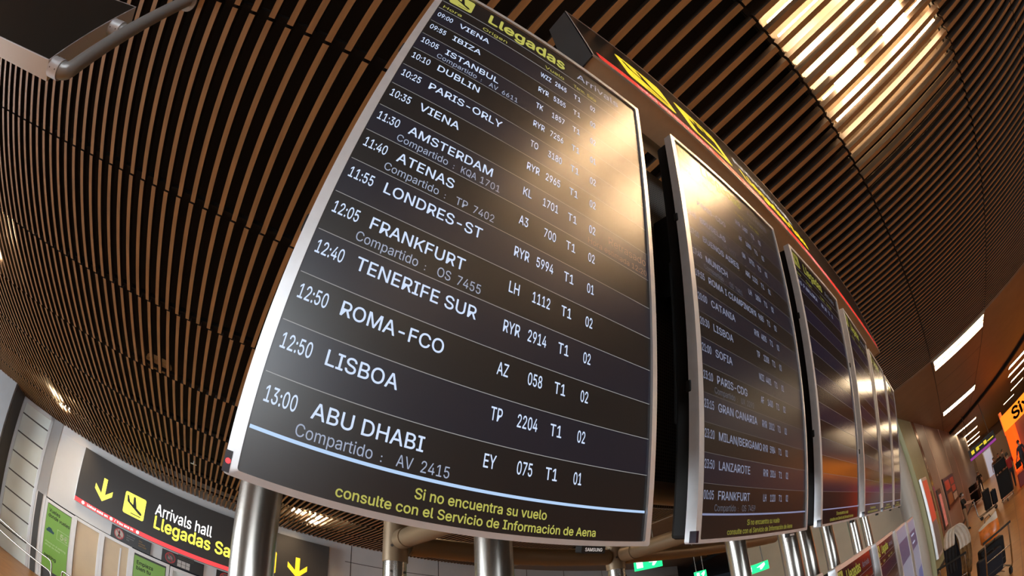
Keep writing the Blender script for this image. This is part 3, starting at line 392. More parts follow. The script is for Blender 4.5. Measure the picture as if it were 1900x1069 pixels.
def glyphs(body, bold=0.0):
    key = (body, bold)
    if key in _TX: return _TX[key]
    vs, fs, x = [], [], 0.0
    for ch in body:
        if ch == ' ': x += .19; continue
        adv, _ = GL[ch]
        gv, gf = glyph_fill(ch); n = len(vs)
        vs += [(a + x, b) for a, b in gv]; fs += [tuple(i + n for i in f) for f in gf]
        x += adv
    if bold:                                   # heavier stroke: the outline laid over itself, shifted by the stroke growth
        n = len(vs); base, bf = vs, fs; vs, fs = [], []
        for k, (dx, dy) in enumerate(((-bold, 0), (bold, 0), (0, -bold), (0, bold), (0, 0))):
            vs += [(a + dx, b + dy) for a, b in base]; fs += [tuple(i + k * n for i in f) for f in bf]
    xs = [v[0] for v in vs]; x0, x1 = min(xs), max(xs)
    _TX[key] = (vs, fs, x0, x1)
    return _TX[key]
_h = glyphs('H'); CAP = max(v[1] for v in _h[0])
def text(mb, body, x, y, cap, width=None, z=0.0, bold=0.0, right=None, squeeze=0.93, M=None, mi=0):
    vs, fs, x0, x1 = glyphs(body, bold)
    s = cap / CAP
    sx = (width / (x1 - x0)) if width else s * squeeze
    if right is not None: x = right - (x1 - x0) * sx
    out = [((vx - x0) * sx + x, vy * s + y, z) for vx, vy in vs]
    if M: out = [M @ Vector(p) for p in out]
    mb.add(out, fs, mi)

def plane_icon(mb, x, y, s, z, M=None, mi=0):
    """landing aeroplane silhouette inside a unit square, with the runway line"""
    shapes = [[(.13,.66),(.15,.56),(.80,.20),(.88,.20),(.90,.26),(.84,.33)],           # fuselage
              [(.10,.84),(.17,.84),(.30,.53),(.15,.60)],                                # tail fin
              [(.41,.88),(.50,.88),(.64,.36),(.44,.46)],                                # wing
              [(.38,.10),(.86,.10),(.86,.14),(.38,.14)]]                                # runway
    for P in shapes:
        if sum(P[k-1][0]*P[k][1] - P[k][0]*P[k-1][1] for k in range(len(P))) < 0: P = P[::-1]
        vs = [(x + a * s, y + b * s, z) for a, b in P]
        if M: vs = [M @ Vector(p) for p in vs]
        mb.add(vs, [tuple(range(len(P)))], mi)
def rrect(x0, y0, x1, y1, r, n=5):
    pts = []
    for cx, cy, a in ((x1-r, y0+r, -90), (x1-r, y1-r, 0), (x0+r, y1-r, 90), (x0+r, y0+r, 180)):
        for k in range(n + 1):
            t = math.radians(a + 90 * k / n); pts.append((cx + r*math.cos(t), cy + r*math.sin(t)))
    return pts
def poly(mb, pts, z, M=None, mi=0):
    vs = [(a, b, z) for a, b in pts]
    if M: vs = [M @ Vector(p) for p in vs]
    mb.add(vs, [tuple(range(len(pts)))], mi)
def arrow_down(mb, cx, top, h, w, t, z, M=None, mi=0):
    bot = top - h
    poly(mb, [(cx - t/2, bot + t*.9), (cx + t/2, bot + t*.9), (cx + t/2, top), (cx - t/2, top)], z, M, mi)
    poly(mb, [(cx, bot), (cx + w/2, bot + w*.46), (cx + w/2, bot + w*.46 + t*1.25), (cx, bot + t*1.25)], z, M, mi)
    poly(mb, [(cx, bot), (cx, bot + t*1.25), (cx - w/2, bot + w*.46 + t*1.25), (cx - w/2, bot + w*.46)], z, M, mi)
def ring(mb, cx, cy, r0, r1, z, M=None, mi=0, n=32):
    for k in range(n):
        a, b = 2*math.pi*k/n, 2*math.pi*(k+1)/n
        vs = [(cx+r0*math.cos(a), cy+r0*math.sin(a), z), (cx+r1*math.cos(a), cy+r1*math.sin(a), z), (cx+r1*math.cos(b), cy+r1*math.sin(b), z), (cx+r0*math.cos(b), cy+r0*math.sin(b), z)]
        if M: vs = [M @ Vector(p) for p in vs]
        mb.add(vs, [(0, 1, 2, 3)], mi)
def circle(cx, cy, r, n=28): return [(cx + r*math.cos(2*math.pi*k/n), cy + r*math.sin(2*math.pi*k/n)) for k in range(n)]

# ------------------------------------------------------------------ room shell
ZC = 5.0
WA = math.radians(6.46)                       # the back wall runs a little askew
MW = Matrix.Translation((0, 14.01, 0)) @ Matrix.Rotation(WA, 4, 'Z')     # local x along the wall, y into it, z up

mb = MB(); mb.box((-16, -15, -.2), (74, 30, 0)); struct(mb.build('floor', M_FLOOR))

SLAT_END = 10.4
SL_P, SL_W, SL_H = 0.1388, 0.044, 0.055
BAYS = [-14.2, -12.45, -10.8, -9.1, -7.4, -5.8, -4.15, -2.45, -.64, 1.03, 2.70, 4.38, 6.07, 7.75, 9.43, 11.1, 12.78, 14.5, 16.2]
SH = {4.38: .012, 6.07: -.03, 7.75: .02, 9.43: -.035, 11.1: .015, 12.78: -.02, -.64: .0, -2.45: .0}
mb = MB()
mb.box((-16, -15, 5.48), (SLAT_END + .1, 20, 5.6), 0)
plen = struct(mb.build('ceiling', M_BLACK))
mb = MB()
def slat_x(i, y): return -.09 - SL_P * i - .0402 * (y - 2.70)
for b in range(len(BAYS) - 1):
    y0, y1 = BAYS[b] + .011, BAYS[b+1] - .011
    sh = SH.get(BAYS[b], random.uniform(-.012, .012))
    for i in range(-75, 112):
        xa, xb = slat_x(i, y0) + sh, slat_x(i, y1) + sh
        if max(xa, xb) > SLAT_END - .03 or min(xa, xb) < -15.5: continue
        h = SL_W / 2
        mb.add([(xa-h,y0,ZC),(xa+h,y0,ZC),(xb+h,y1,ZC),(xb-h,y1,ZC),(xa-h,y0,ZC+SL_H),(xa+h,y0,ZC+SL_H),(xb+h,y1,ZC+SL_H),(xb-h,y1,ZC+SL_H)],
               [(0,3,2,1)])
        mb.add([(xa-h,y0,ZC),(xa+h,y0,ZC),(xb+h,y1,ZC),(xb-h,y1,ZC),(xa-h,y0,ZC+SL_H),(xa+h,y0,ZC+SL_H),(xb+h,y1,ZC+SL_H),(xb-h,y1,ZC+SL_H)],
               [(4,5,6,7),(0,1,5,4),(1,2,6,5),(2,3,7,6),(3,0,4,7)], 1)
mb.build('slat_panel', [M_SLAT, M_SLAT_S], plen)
mb = MB()
for y in BAYS[1:-1]:                           # carrier rails above the joints
    mb.box((-15.8, y - .02, ZC + SL_H + .002), (SLAT_END, y + .02, ZC + SL_H + .045))
mb.build('carrier_rail', M_BLACK, plen)
for j in range(13, 22):                        # clips at the slat ends beside the big light
    for y in (-.66, -2.43):
        mb = MB(); x = slat_x(-j, y)
        mb.box((x - .012, y - .03, ZC + SL_H), (x + .012, y + .0, ZC + SL_H + .035)); mb.box((x - .03, y - .016, ZC + SL_H + .02), (x + .03, y - .006, ZC + SL_H + .032))
        mb.build('slat_clip', M_BOLT, plen)
mb = MB()
mb.box((SLAT_END, -15, ZC), (74, 30, ZC + .6)); struct(mb.build('ceiling_smooth', M_CEIL))
mb = MB()                                      # seams of the smooth ceiling and the dark oblique joint
for y in (-2.47, -.64): mb.box((SLAT_END + .02, y - .012, ZC - .004), (46, y + .012, ZC))
for x in (13.2, 16.2, 21.5, 24.6): mb.box((x - .008, -2.47, ZC - .003), (x + .008, -.64, ZC))
struct(mb.build('trim_1', M_SEAM))
mb = MB()
d = (Vector((40, 5, 0)) - Vector((20.5, -5, 0))).normalized(); n = Vector((-d.y, d.x, 0)) * .16
a = Vector((20.5, -5, 0)) - d * 4; b_ = Vector((40, 5, 0))
mb.add([(*(a-n).xy, ZC-.14), (*(a+n).xy, ZC-.14), (*(b_+n).xy, ZC-.14), (*(b_-n).xy, ZC-.14), (*(a-n).xy, ZC), (*(a+n).xy, ZC), (*(b_+n).xy, ZC), (*(b_-n).xy, ZC)],
       [(0,3,2,1),(4,5,6,7),(0,1,5,4),(1,2,6,5),(2,3,7,6),(3,0,4,7)])
struct(mb.build('trim_2', M_BLACK))

# --- back wall in its own frame
wall = bpy.data.objects.new('wall_back', None)
def wbox(mbx, s0, s1, y0, y1, z0, z1, mi=0): mbx.box((s0, y0, z0), (s1, y1, z1), mi, MW)
mb = MB()
wbox(mb, -5.9, 24, 0.0, .3, 2.62, 5.48); wbox(mb, 0.4, 24, 0.0, .3, 0, 2.62)
bpy.data.objects.remove(wall)
WALLB = struct(mb.build('wall_back', M_WALL))
mb = MB()
for s in (4.10, 5.25, 7.4, 9.5, 11.6, 13.8, 16.5): wbox(mb, s - .012, s + .012, -.004, 0, 0, 5)
wbox(mb, 3.9, 24, -.004, 0, 4.40, 4.42); wbox(mb, 3.9, 24, -.004, 0, 3.1, 3.12)
mb.build('panel_seam', M_SEAM, WALLB)
mb = MB(); wbox(mb, -5.9, 3.6, -.006, 0, 4.74, 4.985); mb.build('upper_band', M_ALU_W, WALLB)

# glazed screen at the far left
WIN1 = MB()
wbox(WIN1, -7.66, -7.52, -.03, .07, 0, 5.0); wbox(WIN1, -6.40, -6.28, -.03, .07, 0, 5.0); wbox(WIN1, -7.66, -6.28, -.03, .07, 4.86, 5.0)
WIN1 = struct(WIN1.build('window_1', M_ALU, bevel=.008))
mb = MB(); wbox(mb, -7.52, -6.40, 0, .02, 0, 4.86); mb.build('glass_pane', M_FROST, WIN1)
mb = MB()
for z in (4.50, 3.88, 3.22, 2.60, 1.98, 1.38, .75): wbox(mb, -7.52, -6.40, -.02, 0, z - .022, z + .022)
mb.build('glazing_bar', M_WALL_D, WIN1)
mb = MB(); wbox(mb, -6.28, -5.9, -.02, .28, 0, 5.0); wbox(mb, -6.28, -5.9, -.02, .28, 2.62, 5.0)
struct(mb.build('trim_3', M_ALU_W))
mb = MB(); wbox(mb, -6.22, -6.02, -.045, -.02, 0, 2.6); struct(mb.build('trim_4', M_WALL_D))
mb = MB(); mb.box((-16, 12.3, 0), (-7.62, 13.6, 5.48)); struct(mb.build('wall_left', M_WALL_G))
mb = MB(); mb.box((-7.62, 12.42, 0), (-7.60, 13.2, 5.0)); struct(mb.build('trim_5', M_WALL_D))

# doors under the sign: light frames, beige leaves
def door(n, s0, s1, top, leaf):
    m1 = MB(); w = .10
    wbox(m1, s0, s0 + w, -.05, .08, 0, top); wbox(m1, s1 - w, s1, -.05, .08, 0, top); wbox(m1, s0 + w, s1 - w, -.05, .08, top - w, top)
    o = struct(m1.build('door_%d' % n, M_ALU_W, bevel=.006))
    m2 = MB(); wbox(m2, s0 + w, s1 - w, 0, .03, 0, top - w); m2.build('leaf', leaf, o)
    return o
door(1, -5.88, -4.78, 2.58, M_WALL_D)
d2 = door(2, -4.78, -3.80, 2.60, M_DOOR); d3 = door(3, -3.80, -2.80, 2.60, M_DOOR)
mb = MB(); wbox(mb, -3.18, -3.13, -.012, -.001, .6, 2.4); mb.build('pull_bar', M_ALU_W, d3)
door(4, -2.80, -1.58, 2.58, M_WALL_D); door(5, -1.56, -.5, 2.56, M_FROST); door(6, -.5, .4, 2.56, M_FROST)

# --- right-hand end: pilaster, beige wall, corridor wall, shop
mb = MB(); mb.box((13.5, 1.20, 0), (14.2, 7.3, 5.0)); struct(mb.build('wall_right', M_WALL_B))
mb = MB(); mb.tube([(13.15, 1.29, 0), (13.15, 1.29, 5.0)], .28, 32); struct(mb.build('trim_6', mat('pale_grey_pier', (0.42, 0.41, 0.38), .4), smooth=True))
CA = math.atan2(-.128, 1.0)
MC = Matrix.Translation((13.2, .87, 0)) @ Matrix.Rotation(CA, 4, 'Z')   # corridor wall, local x along it
mb = MB(); mb.box((0, 0, 0), (2.2, .3, 5), 0, MC); struct(mb.build('wall_corridor', M_WALL_GR))
mb = MB(); mb.box((2.2, -.02, 0), (2.6, .3, 5), 0, MC); struct(mb.build('trim_7', mat('brown_glossy_pier', (0.30, 0.16, 0.10), .2, metal=.5)))
mb = MB(); mb.box((2.6, 0, 0), (30, .3, 5), 0, MC); struct(mb.build('wall_corridor_far', mat('rosy_wall', (0.27, 0.215, 0.19), .45)))
mb = MB()
for x in (4.6, 9.4, 13.0): mb.box((x, -.01, 0), (x + .12, 0, 5), 0, MC)
struct(mb.build('trim_8', mat('pink_strip', (0.55, 0.40, 0.34), .5)))
mb = MB(); mb.box((0, -.02, 0), (30, 0, .12), 0, MC); struct(mb.build('baseboard_corridor', M_SEAM))
mb = MB(); mb.box((43, -9, 0), (43.2, -3.2, 3.0)); struct(mb.build('wall_end', mat('far_partition', (0.30, 0.22, 0.16), .5)))
mb = MB(); mb.box((73.8, -14, 0), (74, 12, 5.0)); struct(mb.build('wall_end_far', mat('far_wall', (0.22, 0.15, 0.11), .6)))
fd = MB(); fd.box((42.88, -5.05, 0), (42.98, -4.95, 2.6)); fd.box((42.88, -4.15, 0), (42.98, -4.05, 2.6)); fd.box((42.88, -4.95, 2.5), (42.98, -4.15, 2.6))
fd = struct(fd.build('door_7', M_ALU_W))
mb = MB(); mb.box((42.92, -4.95, 0), (42.95, -4.15, 2.5)); mb.build('glass_pane', mat('bright_far_glass', (.5, .5, .55), .2, emit=.35, ecol=(.75, .8, 1.0)), fd)
# car-hire frontage
mb = MB(); mb.box((15, -10.4, 0), (32, -10, 5.0)); struct(mb.build('wall_shop', mat('shop_grey', (0.22, 0.17, 0.15), .5)))

# --- rear of the hall, behind the camera: wall with a daylit window band
mb = MB()
mb.box((-16, -14.6, 0), (-9.5, -14.3, 5.48)); mb.box((.5, -14.6, 0), (74, -14.3, 5.48)); mb.box((-9.5, -14.6, 3.9), (.5, -14.3, 5.48)); mb.box((-9.5, -14.6, 0), (.5, -14.3, .1))
struct(mb.build('wall_rear', M_REAR))
mb = MB(); mb.box((-16.2, -15, 0), (-16, 0, 5.48)); mb.box((-16.2, 11, 0), (-16, 20, 5.48)); mb.box((-16.2, 0, 0), (-16, 11, .8)); mb.box((-16.2, 0, 4.2), (-16, 11, 5.48)); struct(mb.build('wall_far_left', M_REAR))
w3 = MB()
for y in (0, 2.7, 5.4, 8.1, 10.9): w3.box((-16.1, y, .8), (-16.0, y + .1, 4.2))
w3 = struct(w3.build('window_fill', M_ALU))  # added unseen window, brightens the back wall with cool light
mb = MB(); mb.box((-16.2, 0, .8), (-16.16, 11, 4.2))
mb.build('daylight_pane', mat('daylight_fill', (.8, .9, 1), .5, emit=20.0, ecol=DAY_COL), w3)
w2 = MB()
for x in (-9.5, -7.0, -4.5, -2.0, .4): w2.box((x, -14.42, .1), (x + .1, -14.32, 3.9))
w2.box((-9.5, -14.42, 2.2), (.5, -14.32, 2.28))
w2 = struct(w2.build('window_2', M_ALU))
mb = MB(); mb.box((-9.5, -14.5, .1), (.5, -14.46, 3.9))
mb.build('daylight_pane', mat('daylight', (.8, .9, 1), .5, emit=DAY_POWER, ecol=DAY_COL), w2)

# ------------------------------------------------------------------ ceiling light fixtures
def fixture(x0, x1, y0, y1, lamps, label, bright=None, tubes=()):
    cx, cy = (x0 + x1) / 2, (y0 + y1) / 2
    t = thing('ceiling_light', label, 'ceiling light', (cx, cy, ZC + SL_H + .002), 0, 'light boxes above the ceiling slats')
    hx, hy = (x1 - x0) / 2, (y1 - y0) / 2; h = .26
    m1 = MB()
    m1.box((-hx, -hy, h), (hx, hy, h + .02)); m1.box((-hx, -hy, .05), (-hx + .015, hy, h)); m1.box((hx - .015, -hy, .05), (hx, hy, h))
    m1.box((-hx, -hy, .05), (hx, -hy + .015, h)); m1.box((-hx, hy - .015, .05), (hx, hy, h))
    m1.build('reflector', M_REFL, t)
    for lx, ly in lamps:
        m2 = MB(); m2.prism(rrect(lx - cx - .13, ly - cy - .18, lx - cx + .13, ly - cy + .18, .03), .012, .04)
        m2.build('lamp', bright or M_LAMP, t)
    for j in tubes:                             # slim tubes lying on top of one slat each, hidden from straight below
        m2 = MB(); ya, yb = y0 + .05, y1 - .05
        m2.tube([(slat_x(-j, ya) - cx, ya - cy, .021), (slat_x(-j, yb) - cx, yb - cy, .021)], .019, 10); m2.build('tube', bright or M_LAMP, t)
    return t
fixture(1.65, 3.40, -2.42, -.67, [(2.50, -1.07), (2.50, -1.80)], 'warm ceiling light between the slats, largest and nearest, upper right of the arrivals board', M_LAMP_N, (12, 13, 18, 20))
fixture(-6.1, -4.3, 4.4, 6.05, [(-5.1, 4.85), (-5.1, 5.5)], 'warm ceiling light between the slats, at the left border below the hanging display')
fixture(-6.1, -4.2, 10.3, 11.95, [(-5.1, 10.7), (-5.1, 11.4)], 'warm ceiling light between the slats close to the frosted glass panel')
fixture(1.1, 3.2, 11.15, 12.75, [(1.75, 11.6), (2.3, 11.7), (2.3, 12.4)], 'warm ceiling light between the slats seen under the big monitor, above the wall sign')
fixture(1.6, 3.3, 4.4, 6.05, [(2.44, 4.85), (2.44, 5.6)], 'warm ceiling light hidden behind the arrivals board')
for k, (x, y) in enumerate(((6.4, 9.6), (8.6, 4.0))):  # added unseen light boxes that brighten the walls behind the board
    fixture(x - .85, x + .85, y - .8, y + .8, [(x, y - .36), (x, y + .36)], 'added warm ceiling light hidden behind the upper monitors, %s' % ('closer to the back wall', 'closer to the board')[k])
for k, (x, y) in enumerate(((-5.2, -8.3), (2.4, -8.3), (-5.2, -1.57), (8.6, -8.3))):
    fixture(x - .85, x + .85, y - .8, y + .8, [(x, y - .36), (x, y + .36)], 'warm ceiling light %s' % ('behind the camera on the left', 'straight behind the camera', 'left of the camera overhead', 'behind the camera on the right')[k])
# flush panels further along the hall
def flush(x0, x1, y0, y1, label, slats=0):
    t = thing('ceiling_light', label, 'ceiling light', ((x0+x1)/2, (y0+y1)/2, ZC), 0, 'flush ceiling lights along the hall')
    hx, hy = (x1-x0)/2, (y1-y0)/2
    m1 = MB(); m1.box((-hx, -hy, -.03), (hx, hy, -.012)); m1.build('diffuser', M_LAMP_FAR, t)
    m2 = MB(); w = .05
    m2.box((-hx-w, -hy-w, -.035), (-hx, hy+w, 0)); m2.box((hx, -hy-w, -.035), (hx+w, hy+w, 0)); m2.box((-hx, -hy-w, -.035), (hx, -hy, 0)); m2.box((-hx, hy, -.035), (hx, hy+w, 0))
    m2.build('rim', M_CEIL, t)
    if slats:
        m3 = MB()
        m3.box((-hx*.12 - .02, -hy, -.036), (-hx*.12 + .05, hy, -.03)); m3.build('divider', M_SLAT, t)
    return t
flush(10.46, 11.35, -2.42, -.70, 'long warm ceiling light, brightest and nearest on the smooth ceiling', 1)
flush(18.6, 19.6, -2.5, -.75, 'warm ceiling light between the brightest panel and the dark ceiling joint', 1)
flush(32.3, 33.3, -3.5, -1.45, 'first ceiling light beyond the dark oblique joint')
flush(41.8, 43.0, -4.35, -2.2, 'second ceiling light beyond the dark oblique joint')
flush(53.6, 55.2, -5.6, -3.1, 'third ceiling light beyond the dark oblique joint')
flush(65.5, 68, -6.7, -4.2, 'farthest ceiling light in the row beyond the dark oblique joint')
for k, (x, y) in enumerate(((26.5, -7.4), (31, -8.4), (38, -9.6), (46, -9.9), (23.3, -6.9))):
    flush(x, x + .8, y, y + 1.5, ('ceiling light over the orange shop front, second from the frame edge', 'small ceiling light above the orange shop, third from the frame edge', 'small ceiling light above the orange shop, fourth from the frame edge', 'small ceiling light right above the overhead sign end', 'ceiling light cut by the right frame edge above the orange shop')[k])
flush(17.3, 18.4, 12.1, 12.9, 'white strip light beside the nearest green exit sign, under the monitor gap')

t = thing('sprinkler', 'tiny pale sprinkler head under the slats above the wall sign', 'sprinkler', (-.97, 9.84, ZC), 0)
m = MB(); m.tube([(0, 0, -.07), (0, 0, .1)], .012, 8); m.build('stem', M_ALU, t)
m = MB(); m.box((-.07, -.012, -.085), (.07, .012, -.07)); m.box((-.012, -.05, -.085), (.012, .05, -.07)); m.build('deflector', M_ALU, t)

t = thing('cable_duct', 'black straight duct running below the ceiling behind the second monitor', 'duct', (23.3, 14.1, 4.8), 0)
m = MB(); m.tube([(1.6, 2.2, 0), (-1.7, -2.3, 0)], .11, 12); m.build('duct_body', M_BLACK, t)
m = MB(); m.tube([(0, 0, .1), (0, 0, .2)], .02, 8); m.build('hanger', M_BLACK, t)

flush(13.4, 14.6, -7.6, -5.8, 'added unseen ceiling light beyond the right frame edge over the luggage trolleys')  # extra panel out of view, put in to brighten the hall floor

# brown duct seen between the slats
mb = MB(); mb.prism([(p[0], p[1]) for p in rrect(-1.78, 6.0, -1.34, 6.34, .14)], 5.14, 5.2)
tag(mb.build('smoke_vent', mat('vent_brown', (.55, .34, .16), .6, emit=.02, ecol=(.6, .35, .15))), 'small brown rounded vent above the slats, left of the big monitor', 'vent')

# ------------------------------------------------------------------ monitors
W = 0.70
O0 = Vector((7.24038e-04, 0.56021585, 2.55717622))
BX = Vector((.9998941, 0, -.01455295)); BY = Vector((-.01397476, .27907263, -.9601683)).normalized()
BX = (BX - BY * BX.dot(BY)).normalized(); BN = BX.cross(BY).normalized()          # right, down, away from viewer
H = 16 / 9
ML, MR, MT, MBt = .0256, .0242, .0281, .0140
def row_y(k): return .0861 + (13 - k) * ROW     # bottom rule of row k, in screen widths

def frame_parts(t):
    """children of a monitor; local x right, y up, z towards the viewer, metres"""
    x0, x1, y0, y1 = -.5*W, .5*W, 0.0, H*W
    X0, X1, Y0, Y1 = x0 - ML*W, x1 + MR*W, y0 - MBt*W, y1 + MT*W
    m = MB(); zb, zf = -.026, .006
    outer = rrect(X0, Y0, X1, Y1, .006, 3); inner = rrect(x0, y0, x1, y1, .004, 3); n = len(outer)
    vs = [(a, b, zf - .002) for a, b in outer] + [(a, b, zf) for a, b in inner] + [(a, b, -.001) for a, b in inner] + [(a, b, zb) for a, b in outer]
    m.v += vs
    for i in range(n):
        j = (i + 1) % n
        m.f += [(i, j, n + j, n + i), (n + i, n + j, 2*n + j, 2*n + i), (3*n + i, 3*n + j, j, i)]; m.mi += [0, 0, 0]
    m.build('bezel', M_SILVER, t)
    m = MB(); m.box((X0 + .012, Y0 + .012, -.078), (X1 - .012, Y1 - .012, zb + .001)); m.box((X0 + .05, .30, -.115), (X1 - .05, .80, -.078))
    m.build('chassis', M_DARK, t, bevel=.01)
    m = MB(); m.box((X0 - .004, row_y(9)*W, -.034), (X0 + .01, row_y(9)*W + .03, -.018)); m.build('side_knob', M_DARK, t, bevel=.004)
    m = MB(); m.box((X0 - .004, row_y(2)*W, -.034), (X0 + .01, row_y(2)*W + .03, -.018)); m.build('side_knob', M_DARK, t, bevel=.004)
    m = MB(); m.box((X0 - .0012, -.0104*W, -.012), (X0 + .0085, .0297*W, zf + .0007)); s = m.build('sensor_window', M_SENSOR, t)
    return X0, X1, Y0, Y1

def badge(t, X0, X1, Y0, Y1, detail):
    m = MB(); bx0, bx1 = (.7699 - .5)*W, (.8509 - .5)*W
    m.prism(rrect(bx0, Y0 - .014, bx1, Y0 + .0005, .003), -.012, .003); b = m.build('brand_badge', M_DARK, t)
    if detail:
        m = MB(); text(m, 'SAMSUNG', bx0 + .008, Y0 - .0098, .0062, width=bx1 - bx0 - .016, z=.0036, bold=.012)
        m.build('lettering', mat('badge_grey', (.8, .8, .8), .4, emit=.15, ecol=(1, 1, 1)), b)

def screen_parts(t, rows, faint=False):
    def U(u): return (u - .5) * W
    def q(mb, u0, u1, v0, v1, mi, z=0.0): mb.quad((U(u0), v0*W, z), (U(u1), v0*W, z), (U(u1), v1*W, z), (U(u0), v1*W, z), mi)
    s = MB(); q(s, 0, 1, 0, H, 0, -.0008); scr = s.build('screen', M_SCREEN_G if faint > 1 else M_SCREEN, t)
    z = .0005; e = .0006 / W
    mats = [M_SCREEN, M_SCREEN_N, M_RULE, M_TXT_W, M_TXT_L, M_TXT_Y, M_TXT_D, M_RULE_T]
    if faint > 1: mats = [M_SCREEN_G, M_SCREEN_GN, M_RULE2, M_TXT_W2, M_TXT_L2, M_TXT_Y2, M_TXT_D, M_RULE_T2]
    elif faint: mats = [M_SCREEN, M_SCREEN_N, M_RULE2, M_TXT_W2, M_TXT_L2, M_TXT_Y2, M_TXT_D, M_RULE_T2]
    # heading
    m = MB(); q(m, 0, 1, 1.6506, H, 0); q(m, .003, .997, 1.6490, 1.6520, 2, z)
    poly(m, [(U(a), b*W) for a, b in rrect(.0245, 1.6685, .1270, 1.770, .012)], z, mi=5)
    plane_icon(m, U(.0265), 1.670*W, .098*W, z + .0004, mi=0)
    text(m, 'Llegadas', U(.2043), 1.680*W, .0715*W, width=.381*W, z=z, bold=.022, mi=5)
    text(m, 'Arrivals', U(.652), 1.6867*W, .043*W, width=.236*W, z=z, mi=4)
    m.build('heading', mats, scr)
    m = MB(); q(m, 0, 1, 1.5728, 1.6506, 0); q(m, .003, .997, 1.5817, 1.5849, 2, z)
    for b, u0, u1 in (('Hora', .018, .0985), ('Origen', .196, .3069), ('Vuelo', .490, .5852), ('Term.', .637, .6975), ('Sala', .707, .7552)):
        text(m, b, U(u0), 1.599*W, .0215*W, width=(u1 - u0)*W, z=z, mi=5)
    m.build('column_heading', mats, scr)
    m = MB(); q(m, 0, 1, 0, .0861, 0); q(m, .004, .996, .0822, .0893, 7, z)
    text(m, 'Si no encuentra su vuelo', U(.3363), .0430*W, .0215*W, width=.3200*W, z=z, bold=.012, mi=5)
    text(m, 'consulte con el Servicio de Información de Aena', U(.1838), .0105*W, .0205*W, width=.6310*W, z=z, bold=.012, mi=5)
    m.build('footer', mats, scr)
    for k in range(14):
        m = MB(); vb = row_y(k)
        q(m, 0, 1, vb, vb + ROW, 1 if k % 2 == 0 else 0)
        if k < 13: q(m, .005, .995, vb - e, vb + e, 2, z)
        r = rows[k] if k < len(rows) else None
        if r:
            tm, dest, code, num, term, sala, share, late = r
            yb = (vb + .052) * W
            if tm: text(m, tm, U(.0155), yb, .0308*W, width=.0632*W, z=z, bold=.007, mi=3)
            if dest:
                vs, fs, a, b = glyphs(dest, .016); wd = (b - a) * .0310 / CAP * .97
                text(m, dest, U(.1085), yb, .0310*W, width=min(wd, .362)*W, z=z, bold=.007, mi=3)
            text(m, code, U(.4752), yb, .0300*W, width=(.0165*len(code) - .003 + (.004 if 'W' in code else 0))*W, z=z, bold=.007, mi=3)
            text(m, num, 0, yb, .0300*W, width=(.0145*len(num) - .002)*W, z=z, bold=.007, right=U(.6012), mi=3)
            text(m, 'T1', U(.6388), yb, .0290*W, width=.0345*W, z=z, bold=.007, mi=3); text(m, sala, U(.7240), yb, .0300*W, width=.0258*W, z=z, bold=.007, mi=3)
            if share:
                y2 = (vb + .0112) * W
                text(m, 'Compartido', U(.0875), y2, .0240*W, width=.1515*W, z=z, mi=4); text(m, ':', U(.2560), y2, .018*W, z=z, mi=4)
                c0 = share.split()[0]; text(m, c0, U(.2880 if len(c0) == 2 else .2800), y2, .0240*W, width=(.034 if len(c0) == 2 else .047)*W, z=z, mi=4)
                text(m, share.split()[1], U(.3395), y2, .0240*W, width=.0623*W, z=z, mi=4)
            if late:
                text(m, 'Retrasado', U(.8075), (vb + .0510)*W, .0285*W, width=.1785*W, z=z, mi=6); text(m, late, U(.7217), (vb + .0125)*W, .0205*W, width=.2662*W, z=z, mi=6)
        m.build('flight_row', mats, scr)
    return scr

def upper_matrix(i):
    mx = (0, .0068, .0101, .0016, -.0006, -.0059)[i]; mz = (0, -.0146, -.0338, -.0226, .0137, .0467)[i]; my = (0, -.0149, -.0096, .0242, .0167, .0197)[i]
    org = O0 + (BX * (.5 + i * 1.2646 + mx) + BN * mz) * W
    ax = BX * math.cos(my) + BN * math.sin(my); ay = -BY; az = ax.cross(ay).normalized()
    M = Matrix((ax, ay, az)).transposed().to_4x4(); M.translation = org
    return M

ROWS1 = [('09:00','VIENA','WZZ','2845','T1','02',None,None), ('09:55','IBIZA','RYR','5355','T1','02',None,None),
 ('10:05','ISTANBUL','TK','1857','T1','02','AV 6611',None), ('10:10','DUBLIN','RYR','7256','T1','01',None,None),
 ('10:25','PARIS-ORLY','TO','3180','T1','02',None,None), ('10:35','VIENA','RYR','2965','T1','02',None,None),
 ('11:30','AMSTERDAM','KL','1701','T1','02','KQA 1701','Hora estimada 12:20'), ('11:40','ATENAS','A3','700','T1','02','TP 7402',None),
 ('11:55','LONDRES-ST','RYR','5994','T1','01',None,None), ('12:05','FRANKFURT','LH','1112','T1','02','OS 7455',None),
 ('12:40','TENERIFE SUR','RYR','2914','T1','02',None,None), ('12:50','ROMA-FCO','AZ','058','T1','02',None,None),
 ('12:50','LISBOA','TP','2204','T1','02',None,None), ('13:00','ABU DHABI','EY','075','T1','01','AV 2415',None)]
